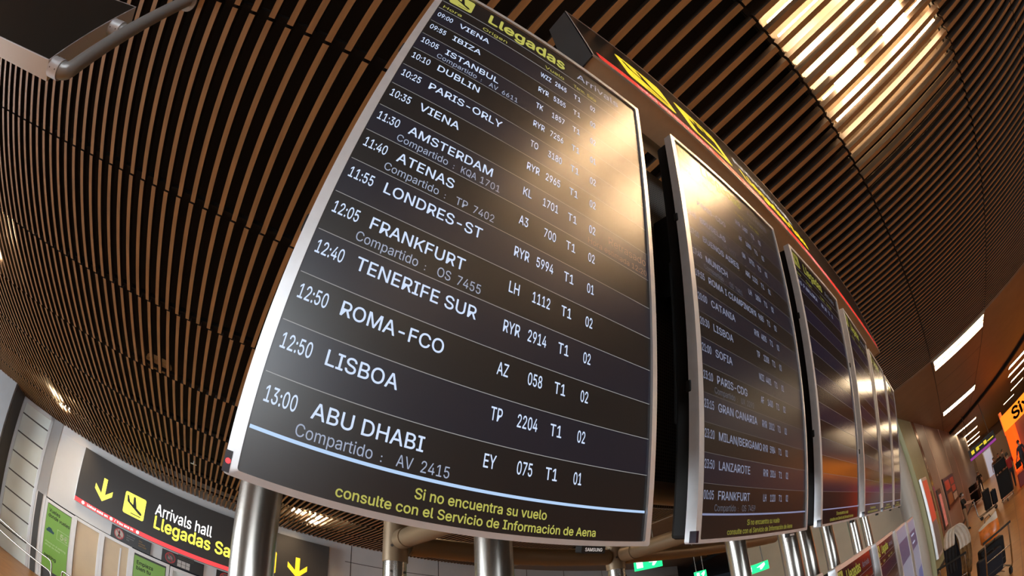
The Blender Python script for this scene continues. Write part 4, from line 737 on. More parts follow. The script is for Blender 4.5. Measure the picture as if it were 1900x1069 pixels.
ROWS2 = [(None,None,'RYR','1687','T1','02',None,None), (None,'PARIS-CDG','AF','1000','T1','02',None,None),
 ('16:45','BRUSELAS','SN','3731','T1','02','UA 9977',None), ('17:10','BUENOS AIRES','ARG','1132','T1','01',None,None),
 ('17:45','MUNICH','LH','1804','T1','02','OS 7451',None), ('19:55','ROMA I CIAMPINO','RYR','9685','T1','02',None,None),
 ('20:00','CATANIA','RYR','4805','T1','02',None,None), ('20:30','LISBOA','TP','2208','T1','02',None,None),
 ('21:00','SOFIA','WZZ','4401','T1','01',None,None), ('23:10','PARIS-CDG','AF','1400','T1','02','UX 2292',None),
 ('23:15','GRAN CANARIA','RYR','2012','T1','02',None,None), ('23:20','MILAN/BERGAMO','RYR','5984','T1','02',None,None),
 ('23:50','LANZAROTE','RYR','2016','T1','02',None,None), ('00:05','FRANKFURT','LH','1120','T1','02','OS 7459',None)]
ROWS3 = [('00:15','P. MALLORCA','RYR','2092','T1','02',None,None)]
MON_LABELS = ['nearest and largest flight arrivals monitor, rows from 09:00 Viena to 13:00 Abu Dhabi',
 'second flight monitor, full of white rows, last row 00:05 Frankfurt, warm glare on top',
 'third flight monitor with a yellow heading and a single row of text',
 'fourth monitor of the upper row with empty dark rows and an orange reflection',
 'fifth monitor of the upper row, a narrow dark strip beside the fourth',
 'last and narrowest monitor of the upper row, next to the grey pier']
for i in range(6):
    t = thing('flight_monitor', MON_LABELS[i], 'monitor', group='flight monitors of the upper row', M=upper_matrix(i))
    ex = frame_parts(t)
    badge(t, *ex, detail=i < 2)
    zb = -(.27 - (0, -.0146, -.0338, -.0226, .0137, .0467)[i] * W) + .009
    for x in (-.16, .16):
        m = MB(); m.box((x - .02, .7815, zb), (x + .02, 1.12, -.077)); m.build('mounting_rail', M_DARK, t)
    if i == 0:
        m = MB(); m.prism(circle(ex[0] + .0045, .0105*W, .0036, 16), .0068, .0078)
        m.build('red_led', M_RED_LED, t)
    screen_parts(t, (ROWS1, ROWS2, ROWS3, [], [], [])[i], faint=min(i, 2))

# lower row of monitors, upright under the tilted ones
LOW_LABELS = ['lower row monitor showing only its top corner under the second big monitor', 'lower row flight monitor with a clear yellow Llegadas heading',
 'lower row flight monitor with brown sheen, right of the clear Llegadas one', 'lower row monitor with a plain pale violet screen', 'last lower row monitor, pale screen with a dark violet block']
for i in range(5):
    Mx = Matrix.Translation((.77 + .0179 + .35 + i*.886, .49, 2.34 - (H + MT)*W - .012*i*.886)) @ Matrix.Rotation(math.pi/2, 4, 'X')
    t = thing('flight_monitor', LOW_LABELS[i], 'monitor', group='flight monitors of the lower row', M=Mx)
    ex = frame_parts(t)
    if i < 3: screen_parts(t, [], faint=2)
    else:
        s = MB(); s.quad((-.5*W, 0, 0), (.5*W, 0, 0), (.5*W, H*W, 0), (-.5*W, H*W, 0)); scr = s.build('screen', M_SCREEN_L, t)
        s = MB(); s.quad((-.5*W if i == 3 else -.42*W, 1.36*W, .0006), (.46*W, 1.36*W, .0006), (.46*W, 1.62*W, .0006), (-.5*W if i == 3 else -.42*W, 1.62*W, .0006))
        s.build('violet_panel', M_SCREEN_P, scr)
        if i == 4:
            s = MB()
            for v, w in ((1.55, .45), (1.44, .38)): s.quad((-.3*W, v*W, .001), ((-.3 + w)*W, v*W, .001), ((-.3 + w)*W, (v + .025)*W, .001), (-.3*W, (v + .025)*W, .001))
            s.build('text_bar', M_TXT_L, scr)
            s = MB(); s.quad((-.5*W, .3*W, .0006), (.5*W, .3*W, .0006), (.5*W, 1.0*W, .0006), (-.1*W, 1.0*W, .0006)); s.build('blue_panel', mat('screen_blue', (.02,.02,.02), .3, emit=1, ecol=(.06,.08,.2)), scr)

# perforated backing behind the monitors
org = O0 + BN * .27
M = Matrix((BX, -BY, BX.cross(-BY))).transposed().to_4x4(); M.translation = org
t = thing('backing_panel', 'dark perforated metal panel behind the flight monitors, seen in the gap', 'panel', M=M)
m = MB(); m.box((.06, .10, -.02), (5.2, 1.42, 0)); m.build('perforated_sheet', M_MESH, t)
m = MB(); m.tube([(.14, .14, .04), (5.2, .14, .04)], .035, 14); m.build('lower_tube', M_TUBE, t, smooth=True)
m = MB(); m.tube([(.14, .75, .03), (5.2, .75, .03)], .03, 14); m.build('middle_rail', M_DARK, t, smooth=True)

# dark upright that carries the lower monitors
t = thing('lower_stand', 'dark upright panel behind the lower monitors', 'stand', (3.0, .637, 0))
m = MB(); m.box((-2.2, -.03, 0), (2.35, .03, 2.16)); m.build('panel', M_DARK, t, bevel=.005)

# ------------------------------------------------------------------ steel posts and cross tubes
POSTS = [(.097, 1.52, .15, 'thick brushed steel post in front, left end of the arrivals board'), (.985, 1.51, .15, 'brushed steel post under the middle of the largest monitor'),
 (1.05, 2.72, .145, 'steel post with a sleeve and bolts, behind the largest monitor'), (2.88, 2.62, .145, 'short view of a rear steel post beside the green exit sign'),
 (2.87, 1.50, .145, 'steel post under the middle of the second monitor'), (3.86, 1.50, .18, 'steel post under the right end of the second monitor'),
 (4.30, 1.50, .17, 'steel post right beside the one ending the second monitor'), (5.10, 1.50, .155, 'steel post under the left end of the third monitor'),
 (6.45, 1.50, .15, 'thin looking steel post under the third monitor, with a long white highlight'), (7.35, 1.50, .15, 'farthest steel post, below the fourth monitor')]
for k, (x, y, dm, lb) in enumerate(POSTS):
    t = thing('support_post', lb, 'post', (x, y, 0), 0, 'steel posts of the information board')
    rear = y > 2
    top = 3.15 if rear else 3.05
    m = MB(); m.tube([(0, 0, 0), (0, 0, top)], dm/2, 40); m.build('shaft', M_STEEL, t, smooth=True)
    m = MB(); m.tube([(0, 0, .001), (0, 0, .02)], dm, 40); m.build('base_plate', M_STEEL, t, smooth=True)
    if not rear:
        m = MB(); m.box((-.03, -.735, 2.86), (.03, -dm/2 + .01, 2.92)); m.build('bracket_arm', M_DARK, t)
    if rear:
        m = MB(); m.tube([(0, 0, 2.83), (0, 0, 3.15)], dm/2 + .008, 40); m.build('sleeve', M_TUBE, t, smooth=True)
        for a in (-2.2, -1.0):
            for z in (2.93, 2.76):
                r = dm/2 + (.010 if z > 2.8 else .002)
                m = MB(); p = Vector((r*math.cos(a), r*math.sin(a), z)); d_ = Vector((math.cos(a), math.sin(a), 0))
                m.tube([p - d_*.006, p + d_*.004], .009, 10); m.build('bolt', M_BOLT, t)
def cross(p, q, r, lb):
    c = (Vector(p) + Vector(q)) / 2
    t = thing('cross_tube', lb, 'tube', c, 0, 'cross tubes between the posts')
    m = MB(); m.tube([Vector(p) - c, Vector(q) - c], r, 24); m.build('pipe', M_TUBE, t, smooth=True)
    d_ = (Vector(q) - Vector(p)).normalized()
    m = MB(); m.tube([Vector(p) - c + d_*.01, Vector(p) - c + d_*.12], r + .006, 24); m.build('coupling', M_TUBE, t, smooth=True)
    return t
cross((1.14, 2.71, 2.965), (2.79, 2.63, 2.95), .07, 'beige cross tube running below the largest monitor between rear posts')
cross((1.045, 2.615, 2.97), (1.00, 1.60, 2.94), .06, 'beige tube reaching forward from the bolted rear post')
cross((2.88, 2.52, 2.95), (2.87, 1.58, 2.93), .065, 'beige tube reaching forward in the gap above the green exit sign')
cross((2.98, 2.62, 2.95), (6.2, 2.62, 2.95), .065, 'beige cross tube below the second monitor')

# ------------------------------------------------------------------ backlit header sign above the monitors
ta = math.radians(2)
MS = Matrix.Translation((.54, .165, 3.9)) @ Matrix.Rotation(math.pi/2 + ta, 4, 'X')     # local x right, y up the face, z towards the viewer
SW, SH_, SD = 3.77, .70, .125
t = thing('overhead_sign', 'long black overhead sign with yellow tiles and red strip above the monitors', 'sign', M=MS)
m = MB(); m.box((.006, 0, -SD), (SW - .006, SH_, -.004)); m.build('housing', M_HOUSING, t)
m = MB(); m.box((0, -.002, -SD - .002), (.006, SH_ + .002, .001)); m.build('end_cap', M_CAP, t)
m = MB(); m.box((SW - .006, -.002, -SD - .002), (SW, SH_ + .002, .001)); m.build('end_cap', M_CAP, t)
m = MB()
for lo, hi in (((0, -.004, -.004), (SW, .006, .003)), ((0, SH_ - .006, -.004), (SW, SH_ + .004, .003)), ((0, 0, -.004), (.006, SH_, .003)), ((SW - .006, 0, -.004), (SW, SH_, .003))): m.box(lo, hi)
m.build('edge_trim', M_SILVER_D, t)
m = MB(); m.quad((.006, .006, 0), (SW - .006, .006, 0), (SW - .006, SH_ - .006, 0), (.006, SH_ - .006, 0)); face = m.build('sign_face', M_SIGN, t)
m = MB(); m.quad((.04, .03, .001), (SW - .02, .03, .001), (SW - .02, .10, .001), (.04, .10, .001)); m.build('red_strip', M_RED, face)
m = MB()
for k in range(3):
    m = MB(); text(m, 'Usted está en / You are in', .24 + k*.72, .045, .036, width=.46, z=.0016, bold=.01); m.build('strip_text', M_WHITE_S, face)
for n_, (x0, x1) in enumerate(((.23, .52), (.62, .95))):
    m = MB(); poly(m, rrect(x0, .165, x1, .455, .03), .001); tile = m.build('pictogram_tile', M_YEL, face)
    m = MB()
    if n_ == 0: plane_icon(m, x0, .165, x1 - x0, .0018)
    else:
        m.box((x0 + .06, .20, .0016), (x0 + .27, .34, .002)); m.box((x0 + .12, .34, .0016), (x0 + .14, .40, .002)); m.box((x0 + .19, .34, .0016), (x0 + .21, .40, .002)); m.box((x0 + .12, .385, .0016), (x0 + .21, .40, .002))
    m.build('pictogram', M_SIGN, tile)
m = MB(); text(m, 'Arrivals hall', 1.08, .345, .085, width=.72, z=.001, bold=.01); m.build('white_text', M_WHITE_S, face)
m = MB(); text(m, 'Llegadas Sala', 1.08, .185, .10, width=.82, z=.001, bold=.02); m.build('yellow_text', M_YEL, face)
for k in range(4):
    m = MB(); x = .35 + k*1.0; m.tube([(x, .64, -SD*.5), (x, 1.10, -SD*.5)], .012, 10); m.build('hanger_rod', M_BOLT, t)
m = MB(); m.tube([(-.06, .20, -.19), (SW - .1, .20, -.19)], .035, 16); m.tube([(.3, .20, -.19), (.3, .20, -SD)], .02, 12); m.tube([(3.2, .20, -.19), (3.2, .20, -SD)], .02, 12); m.build('carrier_tube', M_TUBE, t, smooth=True)

# ------------------------------------------------------------------ display hanging from the ceiling, top left
P0 = Vector((-1.663, 1.035, 3.786)); u = Vector((-.99934, -.0362, 0)).normalized(); v = Vector((0, 0, 1)); nb = Vector((-.0362, .9990, 0)).normalized()
M = Matrix((u, v, nb)).transposed().to_4x4(); M.translation = P0          # local x to the left, y up, z away from viewer
t = thing('hanging_display', 'dark landscape display hanging from a grey ceiling pole, top left corner', 'display', M=M)
m = MB(); LW, LH, LD = 1.30, .757, .12
m.box((0, 0, .003), (LW, LH, LD)); m.build('casing', mat('casing_silver', (.62, .54, .44), .45, metal=.1), t, bevel=.003)
m = MB(); m.quad((.004, .004, .0015), (.004, LH - .004, .0015), (LW - .004, LH - .004, .0015), (LW - .004, .004, .0015)); m.build('screen', mat('off_screen', (.012, .0115, .010), .4), t)
m = MB()
for lo, hi in (((0, 0, 0), (LW, .005, .004)), ((0, LH - .005, 0), (LW, LH, .004)), ((0, 0, 0), (.005, LH, .004)), ((LW - .005, 0, 0), (LW, LH, .004))): m.box(lo, hi)
m.build('rim', M_SILVER, t)
px_, zc = -.135, .055
m = MB(); m.tube([(px_, 1.215, zc), (px_, .09, zc), (px_ + .006, .062, zc), (px_ + .022, .045, zc), (px_ + .05, .04, zc), (-.05, .04, zc)], .045, 24); m.build('pole', M_PIPE, t, smooth=True)
m = MB(); m.tube([(px_ + .02, .545, zc), (-.04, .545, zc)], .043, 24); m.build('tee_joint', M_PIPE, t, smooth=True)
for yy in (.04, .545):
    m = MB(); m.tube([(-.088, yy, zc), (.002, yy, zc)], .052, 28); f = m.build('flange', M_SILVER, t, smooth=True)
    for a in range(4):
        for xx in (-.07, -.02):
            th = a * math.pi/2 + .5; m = MB(); c = Vector((xx, yy + .051*math.cos(th), zc + .052*math.sin(th))); d_ = Vector((0, math.cos(th), math.sin(th)))
            m.tube([c - d_*.004, c + d_*.002], .004, 8); m.build('screw', M_BOLT, f)
m = MB(); m.tube([(px_, 1.20, zc), (px_, 1.213, zc)], .08, 28); m.build('ceiling_rose', M_PIPE, t, smooth=True)

# ------------------------------------------------------------------ wall sign above the doors
MSN = MW @ Matrix.Translation((0, -.25, 0)) @ Matrix.Rotation(math.pi/2, 4, 'X')       # local x along wall, y up, z to viewer
t = thing('arrivals_sign', 'long black wall sign reading Arrivals hall above the doors', 'sign', M=MSN)
m = MB(); m.box((-4.87, 3.04, -.245), (3.25, 4.74, -.003)); m.build('sign_box', M_ALU, t, bevel=.01)
m = MB(); m.quad((-4.86, 3.18, 0), (3.25, 3.18, 0), (3.25, 4.74, 0), (-4.86, 4.74, 0)); face = m.build('sign_face', M_SIGN_W, t)
m = MB(); m.quad((-4.86, 3.05, .0005), (3.25, 3.05, .0005), (3.25, 3.18, .0005), (-4.86, 3.18, .0005)); m.build('red_strip', M_RED_W, t)
m = MB()
text(m, 'Usted está en', -4.40, 3.085, .07, width=.72, z=.002, bold=.008); m.build('strip_text', M_WHITE_W, t)
m = MB(); text(m, '/ You are in', -3.45, 3.085, .07, width=.62, z=.002, bold=.008); m.build('strip_text', M_WHITE_W, t)
for s_ in (-4.55, -3.56, -2.68):
    m = MB(); poly(m, circle(s_, 3.115, .05, 20), .002); m.build('round_dot', M_WHITE_W, t)
m = MB(); arrow_down(m, -3.955, 4.18, .71, .60, .13, .003); m.build('arrow', M_YEL_W, face)
m = MB(); poly(m, rrect(-3.25, 3.50, -2.56, 4.17, .06), .003); tile = m.build('pictogram_tile', M_YEL_W, face)
m = MB(); plane_icon(m, -3.25, 3.50, .68, .0045); m.build('landing_plane', M_SIGN_W, tile)
m = MB(); text(m, 'Arrivals hall', -2.24, 3.90, .335, width=1.80, z=.003, bold=.007); m.build('white_text', M_WHITE_W, face)
m = MB(); text(m, 'Llegadas Sala', -2.22, 3.485, .37, width=2.75, z=.003, bold=.017); m.build('yellow_text', M_YEL_W, face)
m = MB(); poly(m, rrect(.95, 3.42, 1.60, 4.12, .05), .003); m.build('pictogram_tile', M_YEL, face)
m = MB(); arrow_down(m, 2.27, 4.12, .66, .62, .14, .003); m.build('arrow', M_YEL, face)

def notice(s0, s1, z0, z1, lb, kind):
    M_ = MW @ Matrix.Translation((s0, -.052, z0)) @ Matrix.Rotation(math.pi/2, 4, 'X')
    t = thing('door_notice', lb, 'sign', M=M_, group='black notices above the doors')
    w, h = s1 - s0, z1 - z0
    m = MB(); m.box((0, 0, -.048), (w, h, 0)); m.build('plate', mat('notice_black', (.008, .008, .009), .35), t)
    m = MB(); ring(m, .27, h/2, .135, .165, .002); poly(m, [(.16, h/2 + .10), (.18, h/2 + .12), (.38, h/2 - .10), (.36, h/2 - .12)], .0025); m.build('prohibition_ring', mat('notice_red', (.5, .04, .05), .4), t)
    m = MB(); poly(m, circle(.27, h/2, .135), .001)
    m.build('disc', mat('notice_white' if kind == 0 else 'notice_grey', (.6, .55, .52) if kind == 0 else (.10, .09, .09), .5), t)
    m = MB()
    if kind == 0:
        poly(m, circle(.27, h/2 + .085, .022, 14), .0018); poly(m, [(.24, h/2 + .06), (.30, h/2 + .06), (.29, h/2 - .02), (.31, h/2 - .11), (.285, h/2 - .11), (.27, h/2 - .04), (.25, h/2 - .11), (.225, h/2 - .11), (.25, h/2 - .02)], .0018)
        m.build('walking_figure', M_DARK, t)
        m = MB()
        for k, s in enumerate(('Authorized', 'personnel', 'only')): text(m, s, .52, .26 - k*.07, .042, z=.0015, squeeze=.9)
        m.build('white_text', mat('notice_text_grey', (.35, .35, .36), .5), t)
        m = MB()
        for k, s in enumerate(('Solo', 'personal', 'autorizado')): text(m, s, .92, .26 - k*.07, .042, z=.0015, squeeze=.9)
        m.build('yellow_text', mat('notice_text_amber', (.55, .30, .03), .5), t)
    else:
        m.box((.20, h/2 - .05, .0016), (.34, h/2 + .03, .002)); m.box((.23, h/2 + .03, .0016), (.31, h/2 + .06, .002)); m.build('camera_icon', mat('notice_grey2', (.3, .3, .3), .5), t)
        m = MB()
        for a in range(3):
            for b in range(2): m.quad((.50 + a*.135, .03 + b*.11, .0015), (.62 + a*.135, .03 + b*.11, .0015), (.62 + a*.135, .13 + b*.11, .0015), (.50 + a*.135, .13 + b*.11, .0015))
        m.build('icon_grid', mat('notice_pale', (.55, .55, .55), .5), t)
        m = MB()
        for k in range(3): m.quad((.50, .29 + k*.05, .0015), (1.0, .29 + k*.05, .0015), (1.0, .31 + k*.05, .0015), (.50, .31 + k*.05, .0015))
        m.build('small_text', mat('notice_dim', (.06, .06, .05), .5), t)
    return t
notice(-3.53, -2.22, 2.61, 3.0, 'black notice with a red no entry pedestrian symbol and amber text', 0)
notice(-1.86, -.54, 2.61, 3.0, 'grey black notice with a prohibition ring and a grid of pale icons', 1)
notice(-.15, .9, 2.61, 3.0, 'black notice partly hidden by the steel post, right of the icon grid notice', 1)

def poster(s0, s1, z0, z1, lb, build):
    M_ = MW @ Matrix.Translation((s0, -.062, z0)) @ Matrix.Rotation(math.pi/2, 4, 'X')
    t = thing('green_poster', lb, 'poster', M=M_, group='green posters on the doors')
    w, h = s1 - s0, z1 - z0
    m = MB(); m.box((0, 0, -.01), (w, h, 0)); m.build('sheet', M_GREEN, t); build(t, w, h)
def p1(t, w, h):
    m = MB(); text(m, 'Vueles', .07, h - .22, .11, width=.42, z=.001, bold=.02); text(m, 'donde vueles', .07, h - .38, .11, width=.80, z=.001, bold=.02)
    text(m, 'parking', .07, h - 1.66, .10, z=.001, bold=.03); m.build('dark_text', M_GREEN_T, t)
    m = MB(); text(m, '5€', .58, h - .86, .17, width=.26, z=.001, bold=.03); text(m, 'Ahorra en el parking', .07, h - 1.20, .06, width=.75, z=.001); text(m, 'oficial de Aena', .07, h - 1.30, .06, width=.55, z=.001)
    for q in ((.46, h - .92, .92, h - .91), (.46, h - .62, .92, h - .61), (.46, h - .92, .47, h - .61), (.91, h - .92, .92, h - .61)): m.quad((q[0], q[1], .001), (q[2], q[1], .001), (q[2], q[3], .001), (q[0], q[3], .001))
    m.build('pale_text', M_GREEN_W, t)
    m = MB(); poly(m, [(.07, h - .85), (.34, h - .85), (.36, h - .78), (.29, h - .76), (.24, h - .70), (.14, h - .70), (.10, h - .77), (.06, h - .79)], .001); m.build('car_silhouette', mat('poster_teal', (.01, .07, .09), .5), t)
def p2(t, w, h):
    m = MB(); text(m, 'Empieza', .09, h - .25, .115, width=.52, z=.001, bold=.02); text(m, 'bien tu', .09, h - .42, .115, width=.46, z=.001, bold=.02); m.build('dark_text', M_GREEN_T, t)
poster(-5.77, -4.88, .40, 2.46, 'green poster with dark heading Vueles donde vueles and 5 euro box', p1)
poster(-2.69, -1.70, .40, 2.42, 'green poster beginning Empieza, right of the beige doors', p2)

# railing in front of the glazed screen
t = thing('handrail', 'chrome handrail in front of the glazed screen at the lower left', 'railing', (-5.4, 11.3, 0))
def rel(p): return (p[0] + 5.4, p[1] - 11.3, p[2])
for z in (1.02, .72):
    pts = [(-7.6, 11.9, z), (-4.62, 11.25, z), (-4.54, 11.22, z - .02), (-4.50, 11.20, z - .08), (-4.49, 11.19, .02 if z > 1 else z - .3)]
    m = MB(); m.tube([rel(p) for p in pts], .024, 14); m.build('rail', M_CHROME, t, smooth=True)
m = MB(); m.tube([rel((-6.9, 11.75, .02)), rel((-6.9, 11.75, 1.0))], .022, 12); m.build('stanchion', M_CHROME, t, smooth=True)
t = thing('handrail', 'second chrome handrail starting beside the green poster', 'railing', (-3.4, 10.6, 0))
m = MB(); m.tube([(-.62, .22, .02), (-.62, .22, .92), (-.60, .20, .98), (-.54, .18, 1.0), (1.6, -.45, 1.0)], .024, 14); m.build('rail', M_CHROME, t, smooth=True)
m = MB(); m.tube([(1.5, -.42, .02), (1.5, -.42, .99)], .022, 12); m.build('stanchion', M_CHROME, t, smooth=True)

# ------------------------------------------------------------------ exit signs seen under the monitors
def exit_sign(az, dist, z, w, h, lb, rot):
    x, y = dist*math.sin(math.radians(az)), dist*math.cos(math.radians(az))
    M_ = Matrix.Translation((x, y, z)) @ Matrix.Rotation(math.radians(rot), 4, 'Z') @ Matrix.Rotation(math.pi/2, 4, 'X')
    t = thing('exit_sign', lb, 'exit sign', M=M_, group='green exit signs')
    m = MB(); m.box((-w/2, 0, -.05), (w/2, h, 0)); m.build('light_box', M_EXIT, t, bevel=.01)
    m = MB(); m.box((-w/2 + .06, .06, .001), (-w/2 + .06 + w*.22, h - .04, .004)); m.build('door_symbol', M_EXIT_W, t)
    m = MB(); poly(m, [(w*.02, h*.55), (w*.34, h*.9), (w*.36, h*.62), (w*.2, h*.2), (w*.13, h*.24), (w*.17, h*.5)], .004); m.build('arrow_symbol', M_EXIT_W, t)
    m = MB(); m.tube([(-w*.3, h, -.025), (-w*.3, 5.0 - z, -.025)], .012, 8); m.tube([(w*.3, h, -.025), (w*.3, 5.0 - z, -.025)], .012, 8); m.build('hanger_rod', M_BOLT, t)
    return t
exit_sign(51.6, 11.0, 3.48, .66, .30, 'green exit sign nearest, hanging under the right corner of the largest monitor', -46)
exit_sign(57.6, 11.5, 2.92, .30, .22, 'small green exit sign cut by the bottom frame edge under the second monitor', -50)
exit_sign(64.3, 11.0, 2.62, .60, .22, 'green exit sign behind the post under the second monitor', -62)

# ------------------------------------------------------------------ right-hand hall: posters, sign, shop
M_ = MC @ Matrix.Translation((.12, -.10, 0)) 
t = thing('advert_lightbox', 'tall narrow advert panel with silver edge beside the grey pier', 'poster', M=M_)
m = MB(); m.box((0, 0, .45), (.95, .09, 3.0)); m.build('frame', M_SILVER, t, bevel=.01)
m = MB(); m.quad((.05, -.002, 1.6), (.90, -.002, 1.6), (.90, -.002, 2.9), (.05, -.002, 2.9)); m.build('red_poster', mat('poster_red', (.5, .08, .05), .4, emit=.25, ecol=(.9, .12, .07)), t)
m = MB(); m.quad((.05, -.002, .55), (.90, -.002, .55), (.90, -.002, 1.6), (.05, -.002, 1.6)); m.build('grey_poster', mat('poster_grey', (.3, .3, .32), .4), t)
M_ = MC @ Matrix.Translation((1.05, -.02, 1.35))
t = thing('wall_notice', 'dark notice over a yellow one on the greenish wall', 'sign', M=M_)
m = MB(); m.box((0, 0, .45), (.75, .019, 1.15)); m.build('dark_plate', mat('notice_brown', (.03, .02, .012), .4), t)
m = MB(); m.box((.05, 0, 0), (.70, .019, .40)); m.build('yellow_plate', mat('notice_yellow', (.42, .30, .05), .5), t)
M_ = MC @ Matrix.Translation((4.9, -.06, 1.35))
t = thing('menu_board', 'dark wall board with red and white picture panels', 'board', M=M_)
m = MB(); m.box((0, 0, 0), (4.3, .055, 1.3)); m.build('panel', mat('menu_black', (.015, .012, .012), .3), t)
for k, (x, z, w, h, c) in enumerate(((.3, .75, 1.6, .4, (.45, .05, .03)), (2.3, .85, 1.6, .3, (.45, .06, .03)), (2.3, .50, 1.6, .28, (.5, .08, .05)), (2.3, .12, 1.6, .3, (.55, .5, .45)), (.3, .15, 1.6, .45, (.25, .12, .05)))):
    m = MB(); m.quad((x, -.002, z), (x + w, -.002, z), (x + w, -.002, z + h), (x, -.002, z + h)); m.build('picture', mat('menu_pic_%d' % k, c, .4), t)
M_ = MC @ Matrix.Translation((2.75, -.06, .9))
t = thing('vending_display', 'glossy pink lit display strip on the wall before the menu board', 'display', M=M_)
m = MB(); m.box((0, 0, 0), (.8, .055, 1.5)); m.build('case', mat('display_case', (.10, .06, .05), .15), t)
m = MB(); m.quad((.08, -.002, .1), (.72, -.002, .1), (.72, -.002, 1.3), (.08, -.002, 1.3)); m.build('picture', mat('display_pink', (.5, .15, .12), .3, emit=.25, ecol=(.9, .3, .25), noise=.5, nscale=6), t)

# overhead direction sign far down the hall
M_ = Matrix.Translation((25, -2.5, 2.5)) @ Matrix.Rotation(-math.pi/2, 4, 'Z') @ Matrix.Rotation(math.pi/2, 4, 'X')
t = thing('direction_sign', 'far black overhead sign with yellow symbols and a violet red strip', 'sign', M=M_)
m = MB(); m.box((-.9, 0, -.12), (.9, .62, 0)); m.build('sign_box', M_SIGN, t)
m = MB(); m.quad((-.9, .02, .002), (.9, .02, .002), (.9, .16, .002), (-.9, .16, .002)); m.build('violet_strip', mat('violet_strip', (.3, .03, .3), .4, emit=.5, ecol=(.35, .04, .4)), t)
m = MB()
for x in (-.74, -.42, .12): poly(m, rrect(x, .28, x + .2, .48, .03), .003)
m.quad((-.66 + .46, .40, .003), (.06, .40, .003), (.06, .46, .003), (-.2, .46, .003)); m.quad((.36, .30, .003), (.8, .30, .003), (.8, .36, .003), (.36, .36, .003))
m.build('yellow_symbol', M_YEL, t)
m = MB(); m.tube([(-.6, .6, -.06), (-.6, 2.5, -.06)], .02, 8); m.tube([(.6, .6, -.06), (.6, 2.5, -.06)], .02, 8); m.build('hanger_rod', M_BOLT, t)

# car-hire shop front on the right
xs_ = Vector((-.7071, -.7071, 0)); ys_ = Vector((.7071, -.7071, 0))
M_ = Matrix((xs_, ys_, Vector((0, 0, 1)))).transposed().to_4x4(); M_.translation = Vector((27, -4.35, 0))     # local x along the front, y into the shop
t = thing('shop_front', 'glowing orange car hire shop front with dark lettering on its fascia', 'shop front', M=M_)
m = MB(); m.box((0, 0, 2.5), (7, .7, 3.42)); m.build('fascia', M_AMBER, t)
m = MB(); text(m, 'Sixt', .98, 2.66, .62, width=1.95, z=0, bold=.03, M=Matrix.Translation((0, -.004, 0)) @ Matrix.Rotation(math.pi/2, 4, 'X')); m.build('lettering', M_DARK, t)
m = MB(); m.box((0, .02, 0), (.62, .7, 2.5)); m.build('pillar', M_ORANGE, t)
m = MB(); m.box((.62, .5, 0), (7, .6, 2.5)); m.build('back_panel', mat('shop_back', (.25, .19, .17), .5), t)
m = MB(); m.box((.62, .42, 0), (7, .5, .9)); m.build('counter', mat('shop_counter', (.10, .06, .05), .4), t)
m = MB(); m.box((-.12, .1, 2.3), (0, .3, 3.7)); m.build('side_flag', mat('orange_flag', (.7, .15, .04), .4, emit=.5, ecol=(1, .2, .05)), t)

# ------------------------------------------------------------------ luggage trolleys and bags
def trolley(loc, rotz, lb):
    """local +y is the pushing direction, handle at the back (-y)"""
    t = thing('luggage_trolley', lb, 'luggage trolley', loc, rotz, 'luggage trolleys')
    m = MB(); m.tube([(-.28, .45, .14), (-.28, -.38, .16), (-.27, -.46, .24), (-.26, -.52, .98)], .016, 10); m.tube([(.28, .45, .14), (.28, -.38, .16), (.27, -.46, .24), (.26, -.52, .98)], .016, 10)
    m.tube([(-.28, .45, .14), (.28, .45, .14)], .016, 10); m.tube([(-.28, 0, .15), (.28, 0, .15)], .014, 10); m.tube([(-.265, -.49, .6), (.265, -.49, .6)], .012, 10)
    for x in (-.12, 0, .12): m.tube([(x, .44, .145), (x, -.38, .165)], .008, 8)
    m.build('frame', M_CHROME, t, smooth=True)
    m = MB(); m.tube([(-.30, -.55, 1.0), (.30, -.55, 1.0)], .022, 14); m.build('handle', M_RUBBER, t, smooth=True)
    for x, y in ((-.27, -.32), (.27, -.32), (0, .42)):
        m = MB(); m.tube([(x - .02, y, .075), (x + .02, y, .075)], .075, 20); m.build('wheel', M_RUBBER, t, smooth=True)
    return t
def suitcase(loc, rotz, sz, material, lb, tilt=0):
    t = thing('suitcase', lb, 'suitcase', loc, rotz, 'suitcases on the trolleys')
    t.rotation_euler = (tilt, 0, rotz)
    w, d_, h = sz
    m = MB(); m.box((-w/2, -d_/2, .03), (w/2, d_/2, h)); m.build('shell', material, t, bevel=.035)
    m = MB(); m.tube([(-.1, 0, h - .005), (-.1, 0, h + .035), (.1, 0, h + .035), (.1, 0, h - .005)], .012, 10); m.build('carry_handle', M_RUBBER, t)
    m = MB(); m.tube([(-w/2 + .03, -d_/2 - .006, h*.28), (w/2 - .03, -d_/2 - .006, h*.28)], .006, 8); m.build('zip', M_BOLT, t)
    for x in (-w/2 + .06, w/2 - .06):
        m = MB(); m.tube([(x - .015, 0, .028), (x + .015, 0, .028)], .028, 12); m.build('wheel', M_RUBBER, t)
    return t

trolley((8.35, -.56, 0), math.radians(-78), 'loaded luggage trolley nearest in the hall, with an orange bag on top')
suitcase((8.40, -.56, .20), math.radians(-78), (.52, .30, .60), M_CASE, 'large black suitcase upright on the nearest trolley under the orange bag', 0)
suitcase((8.05, -.48, .20), math.radians(-78), (.50, .22, .50), M_CASE_B, 'smaller dark blue suitcase lying against the big one on the nearest trolley', 0)
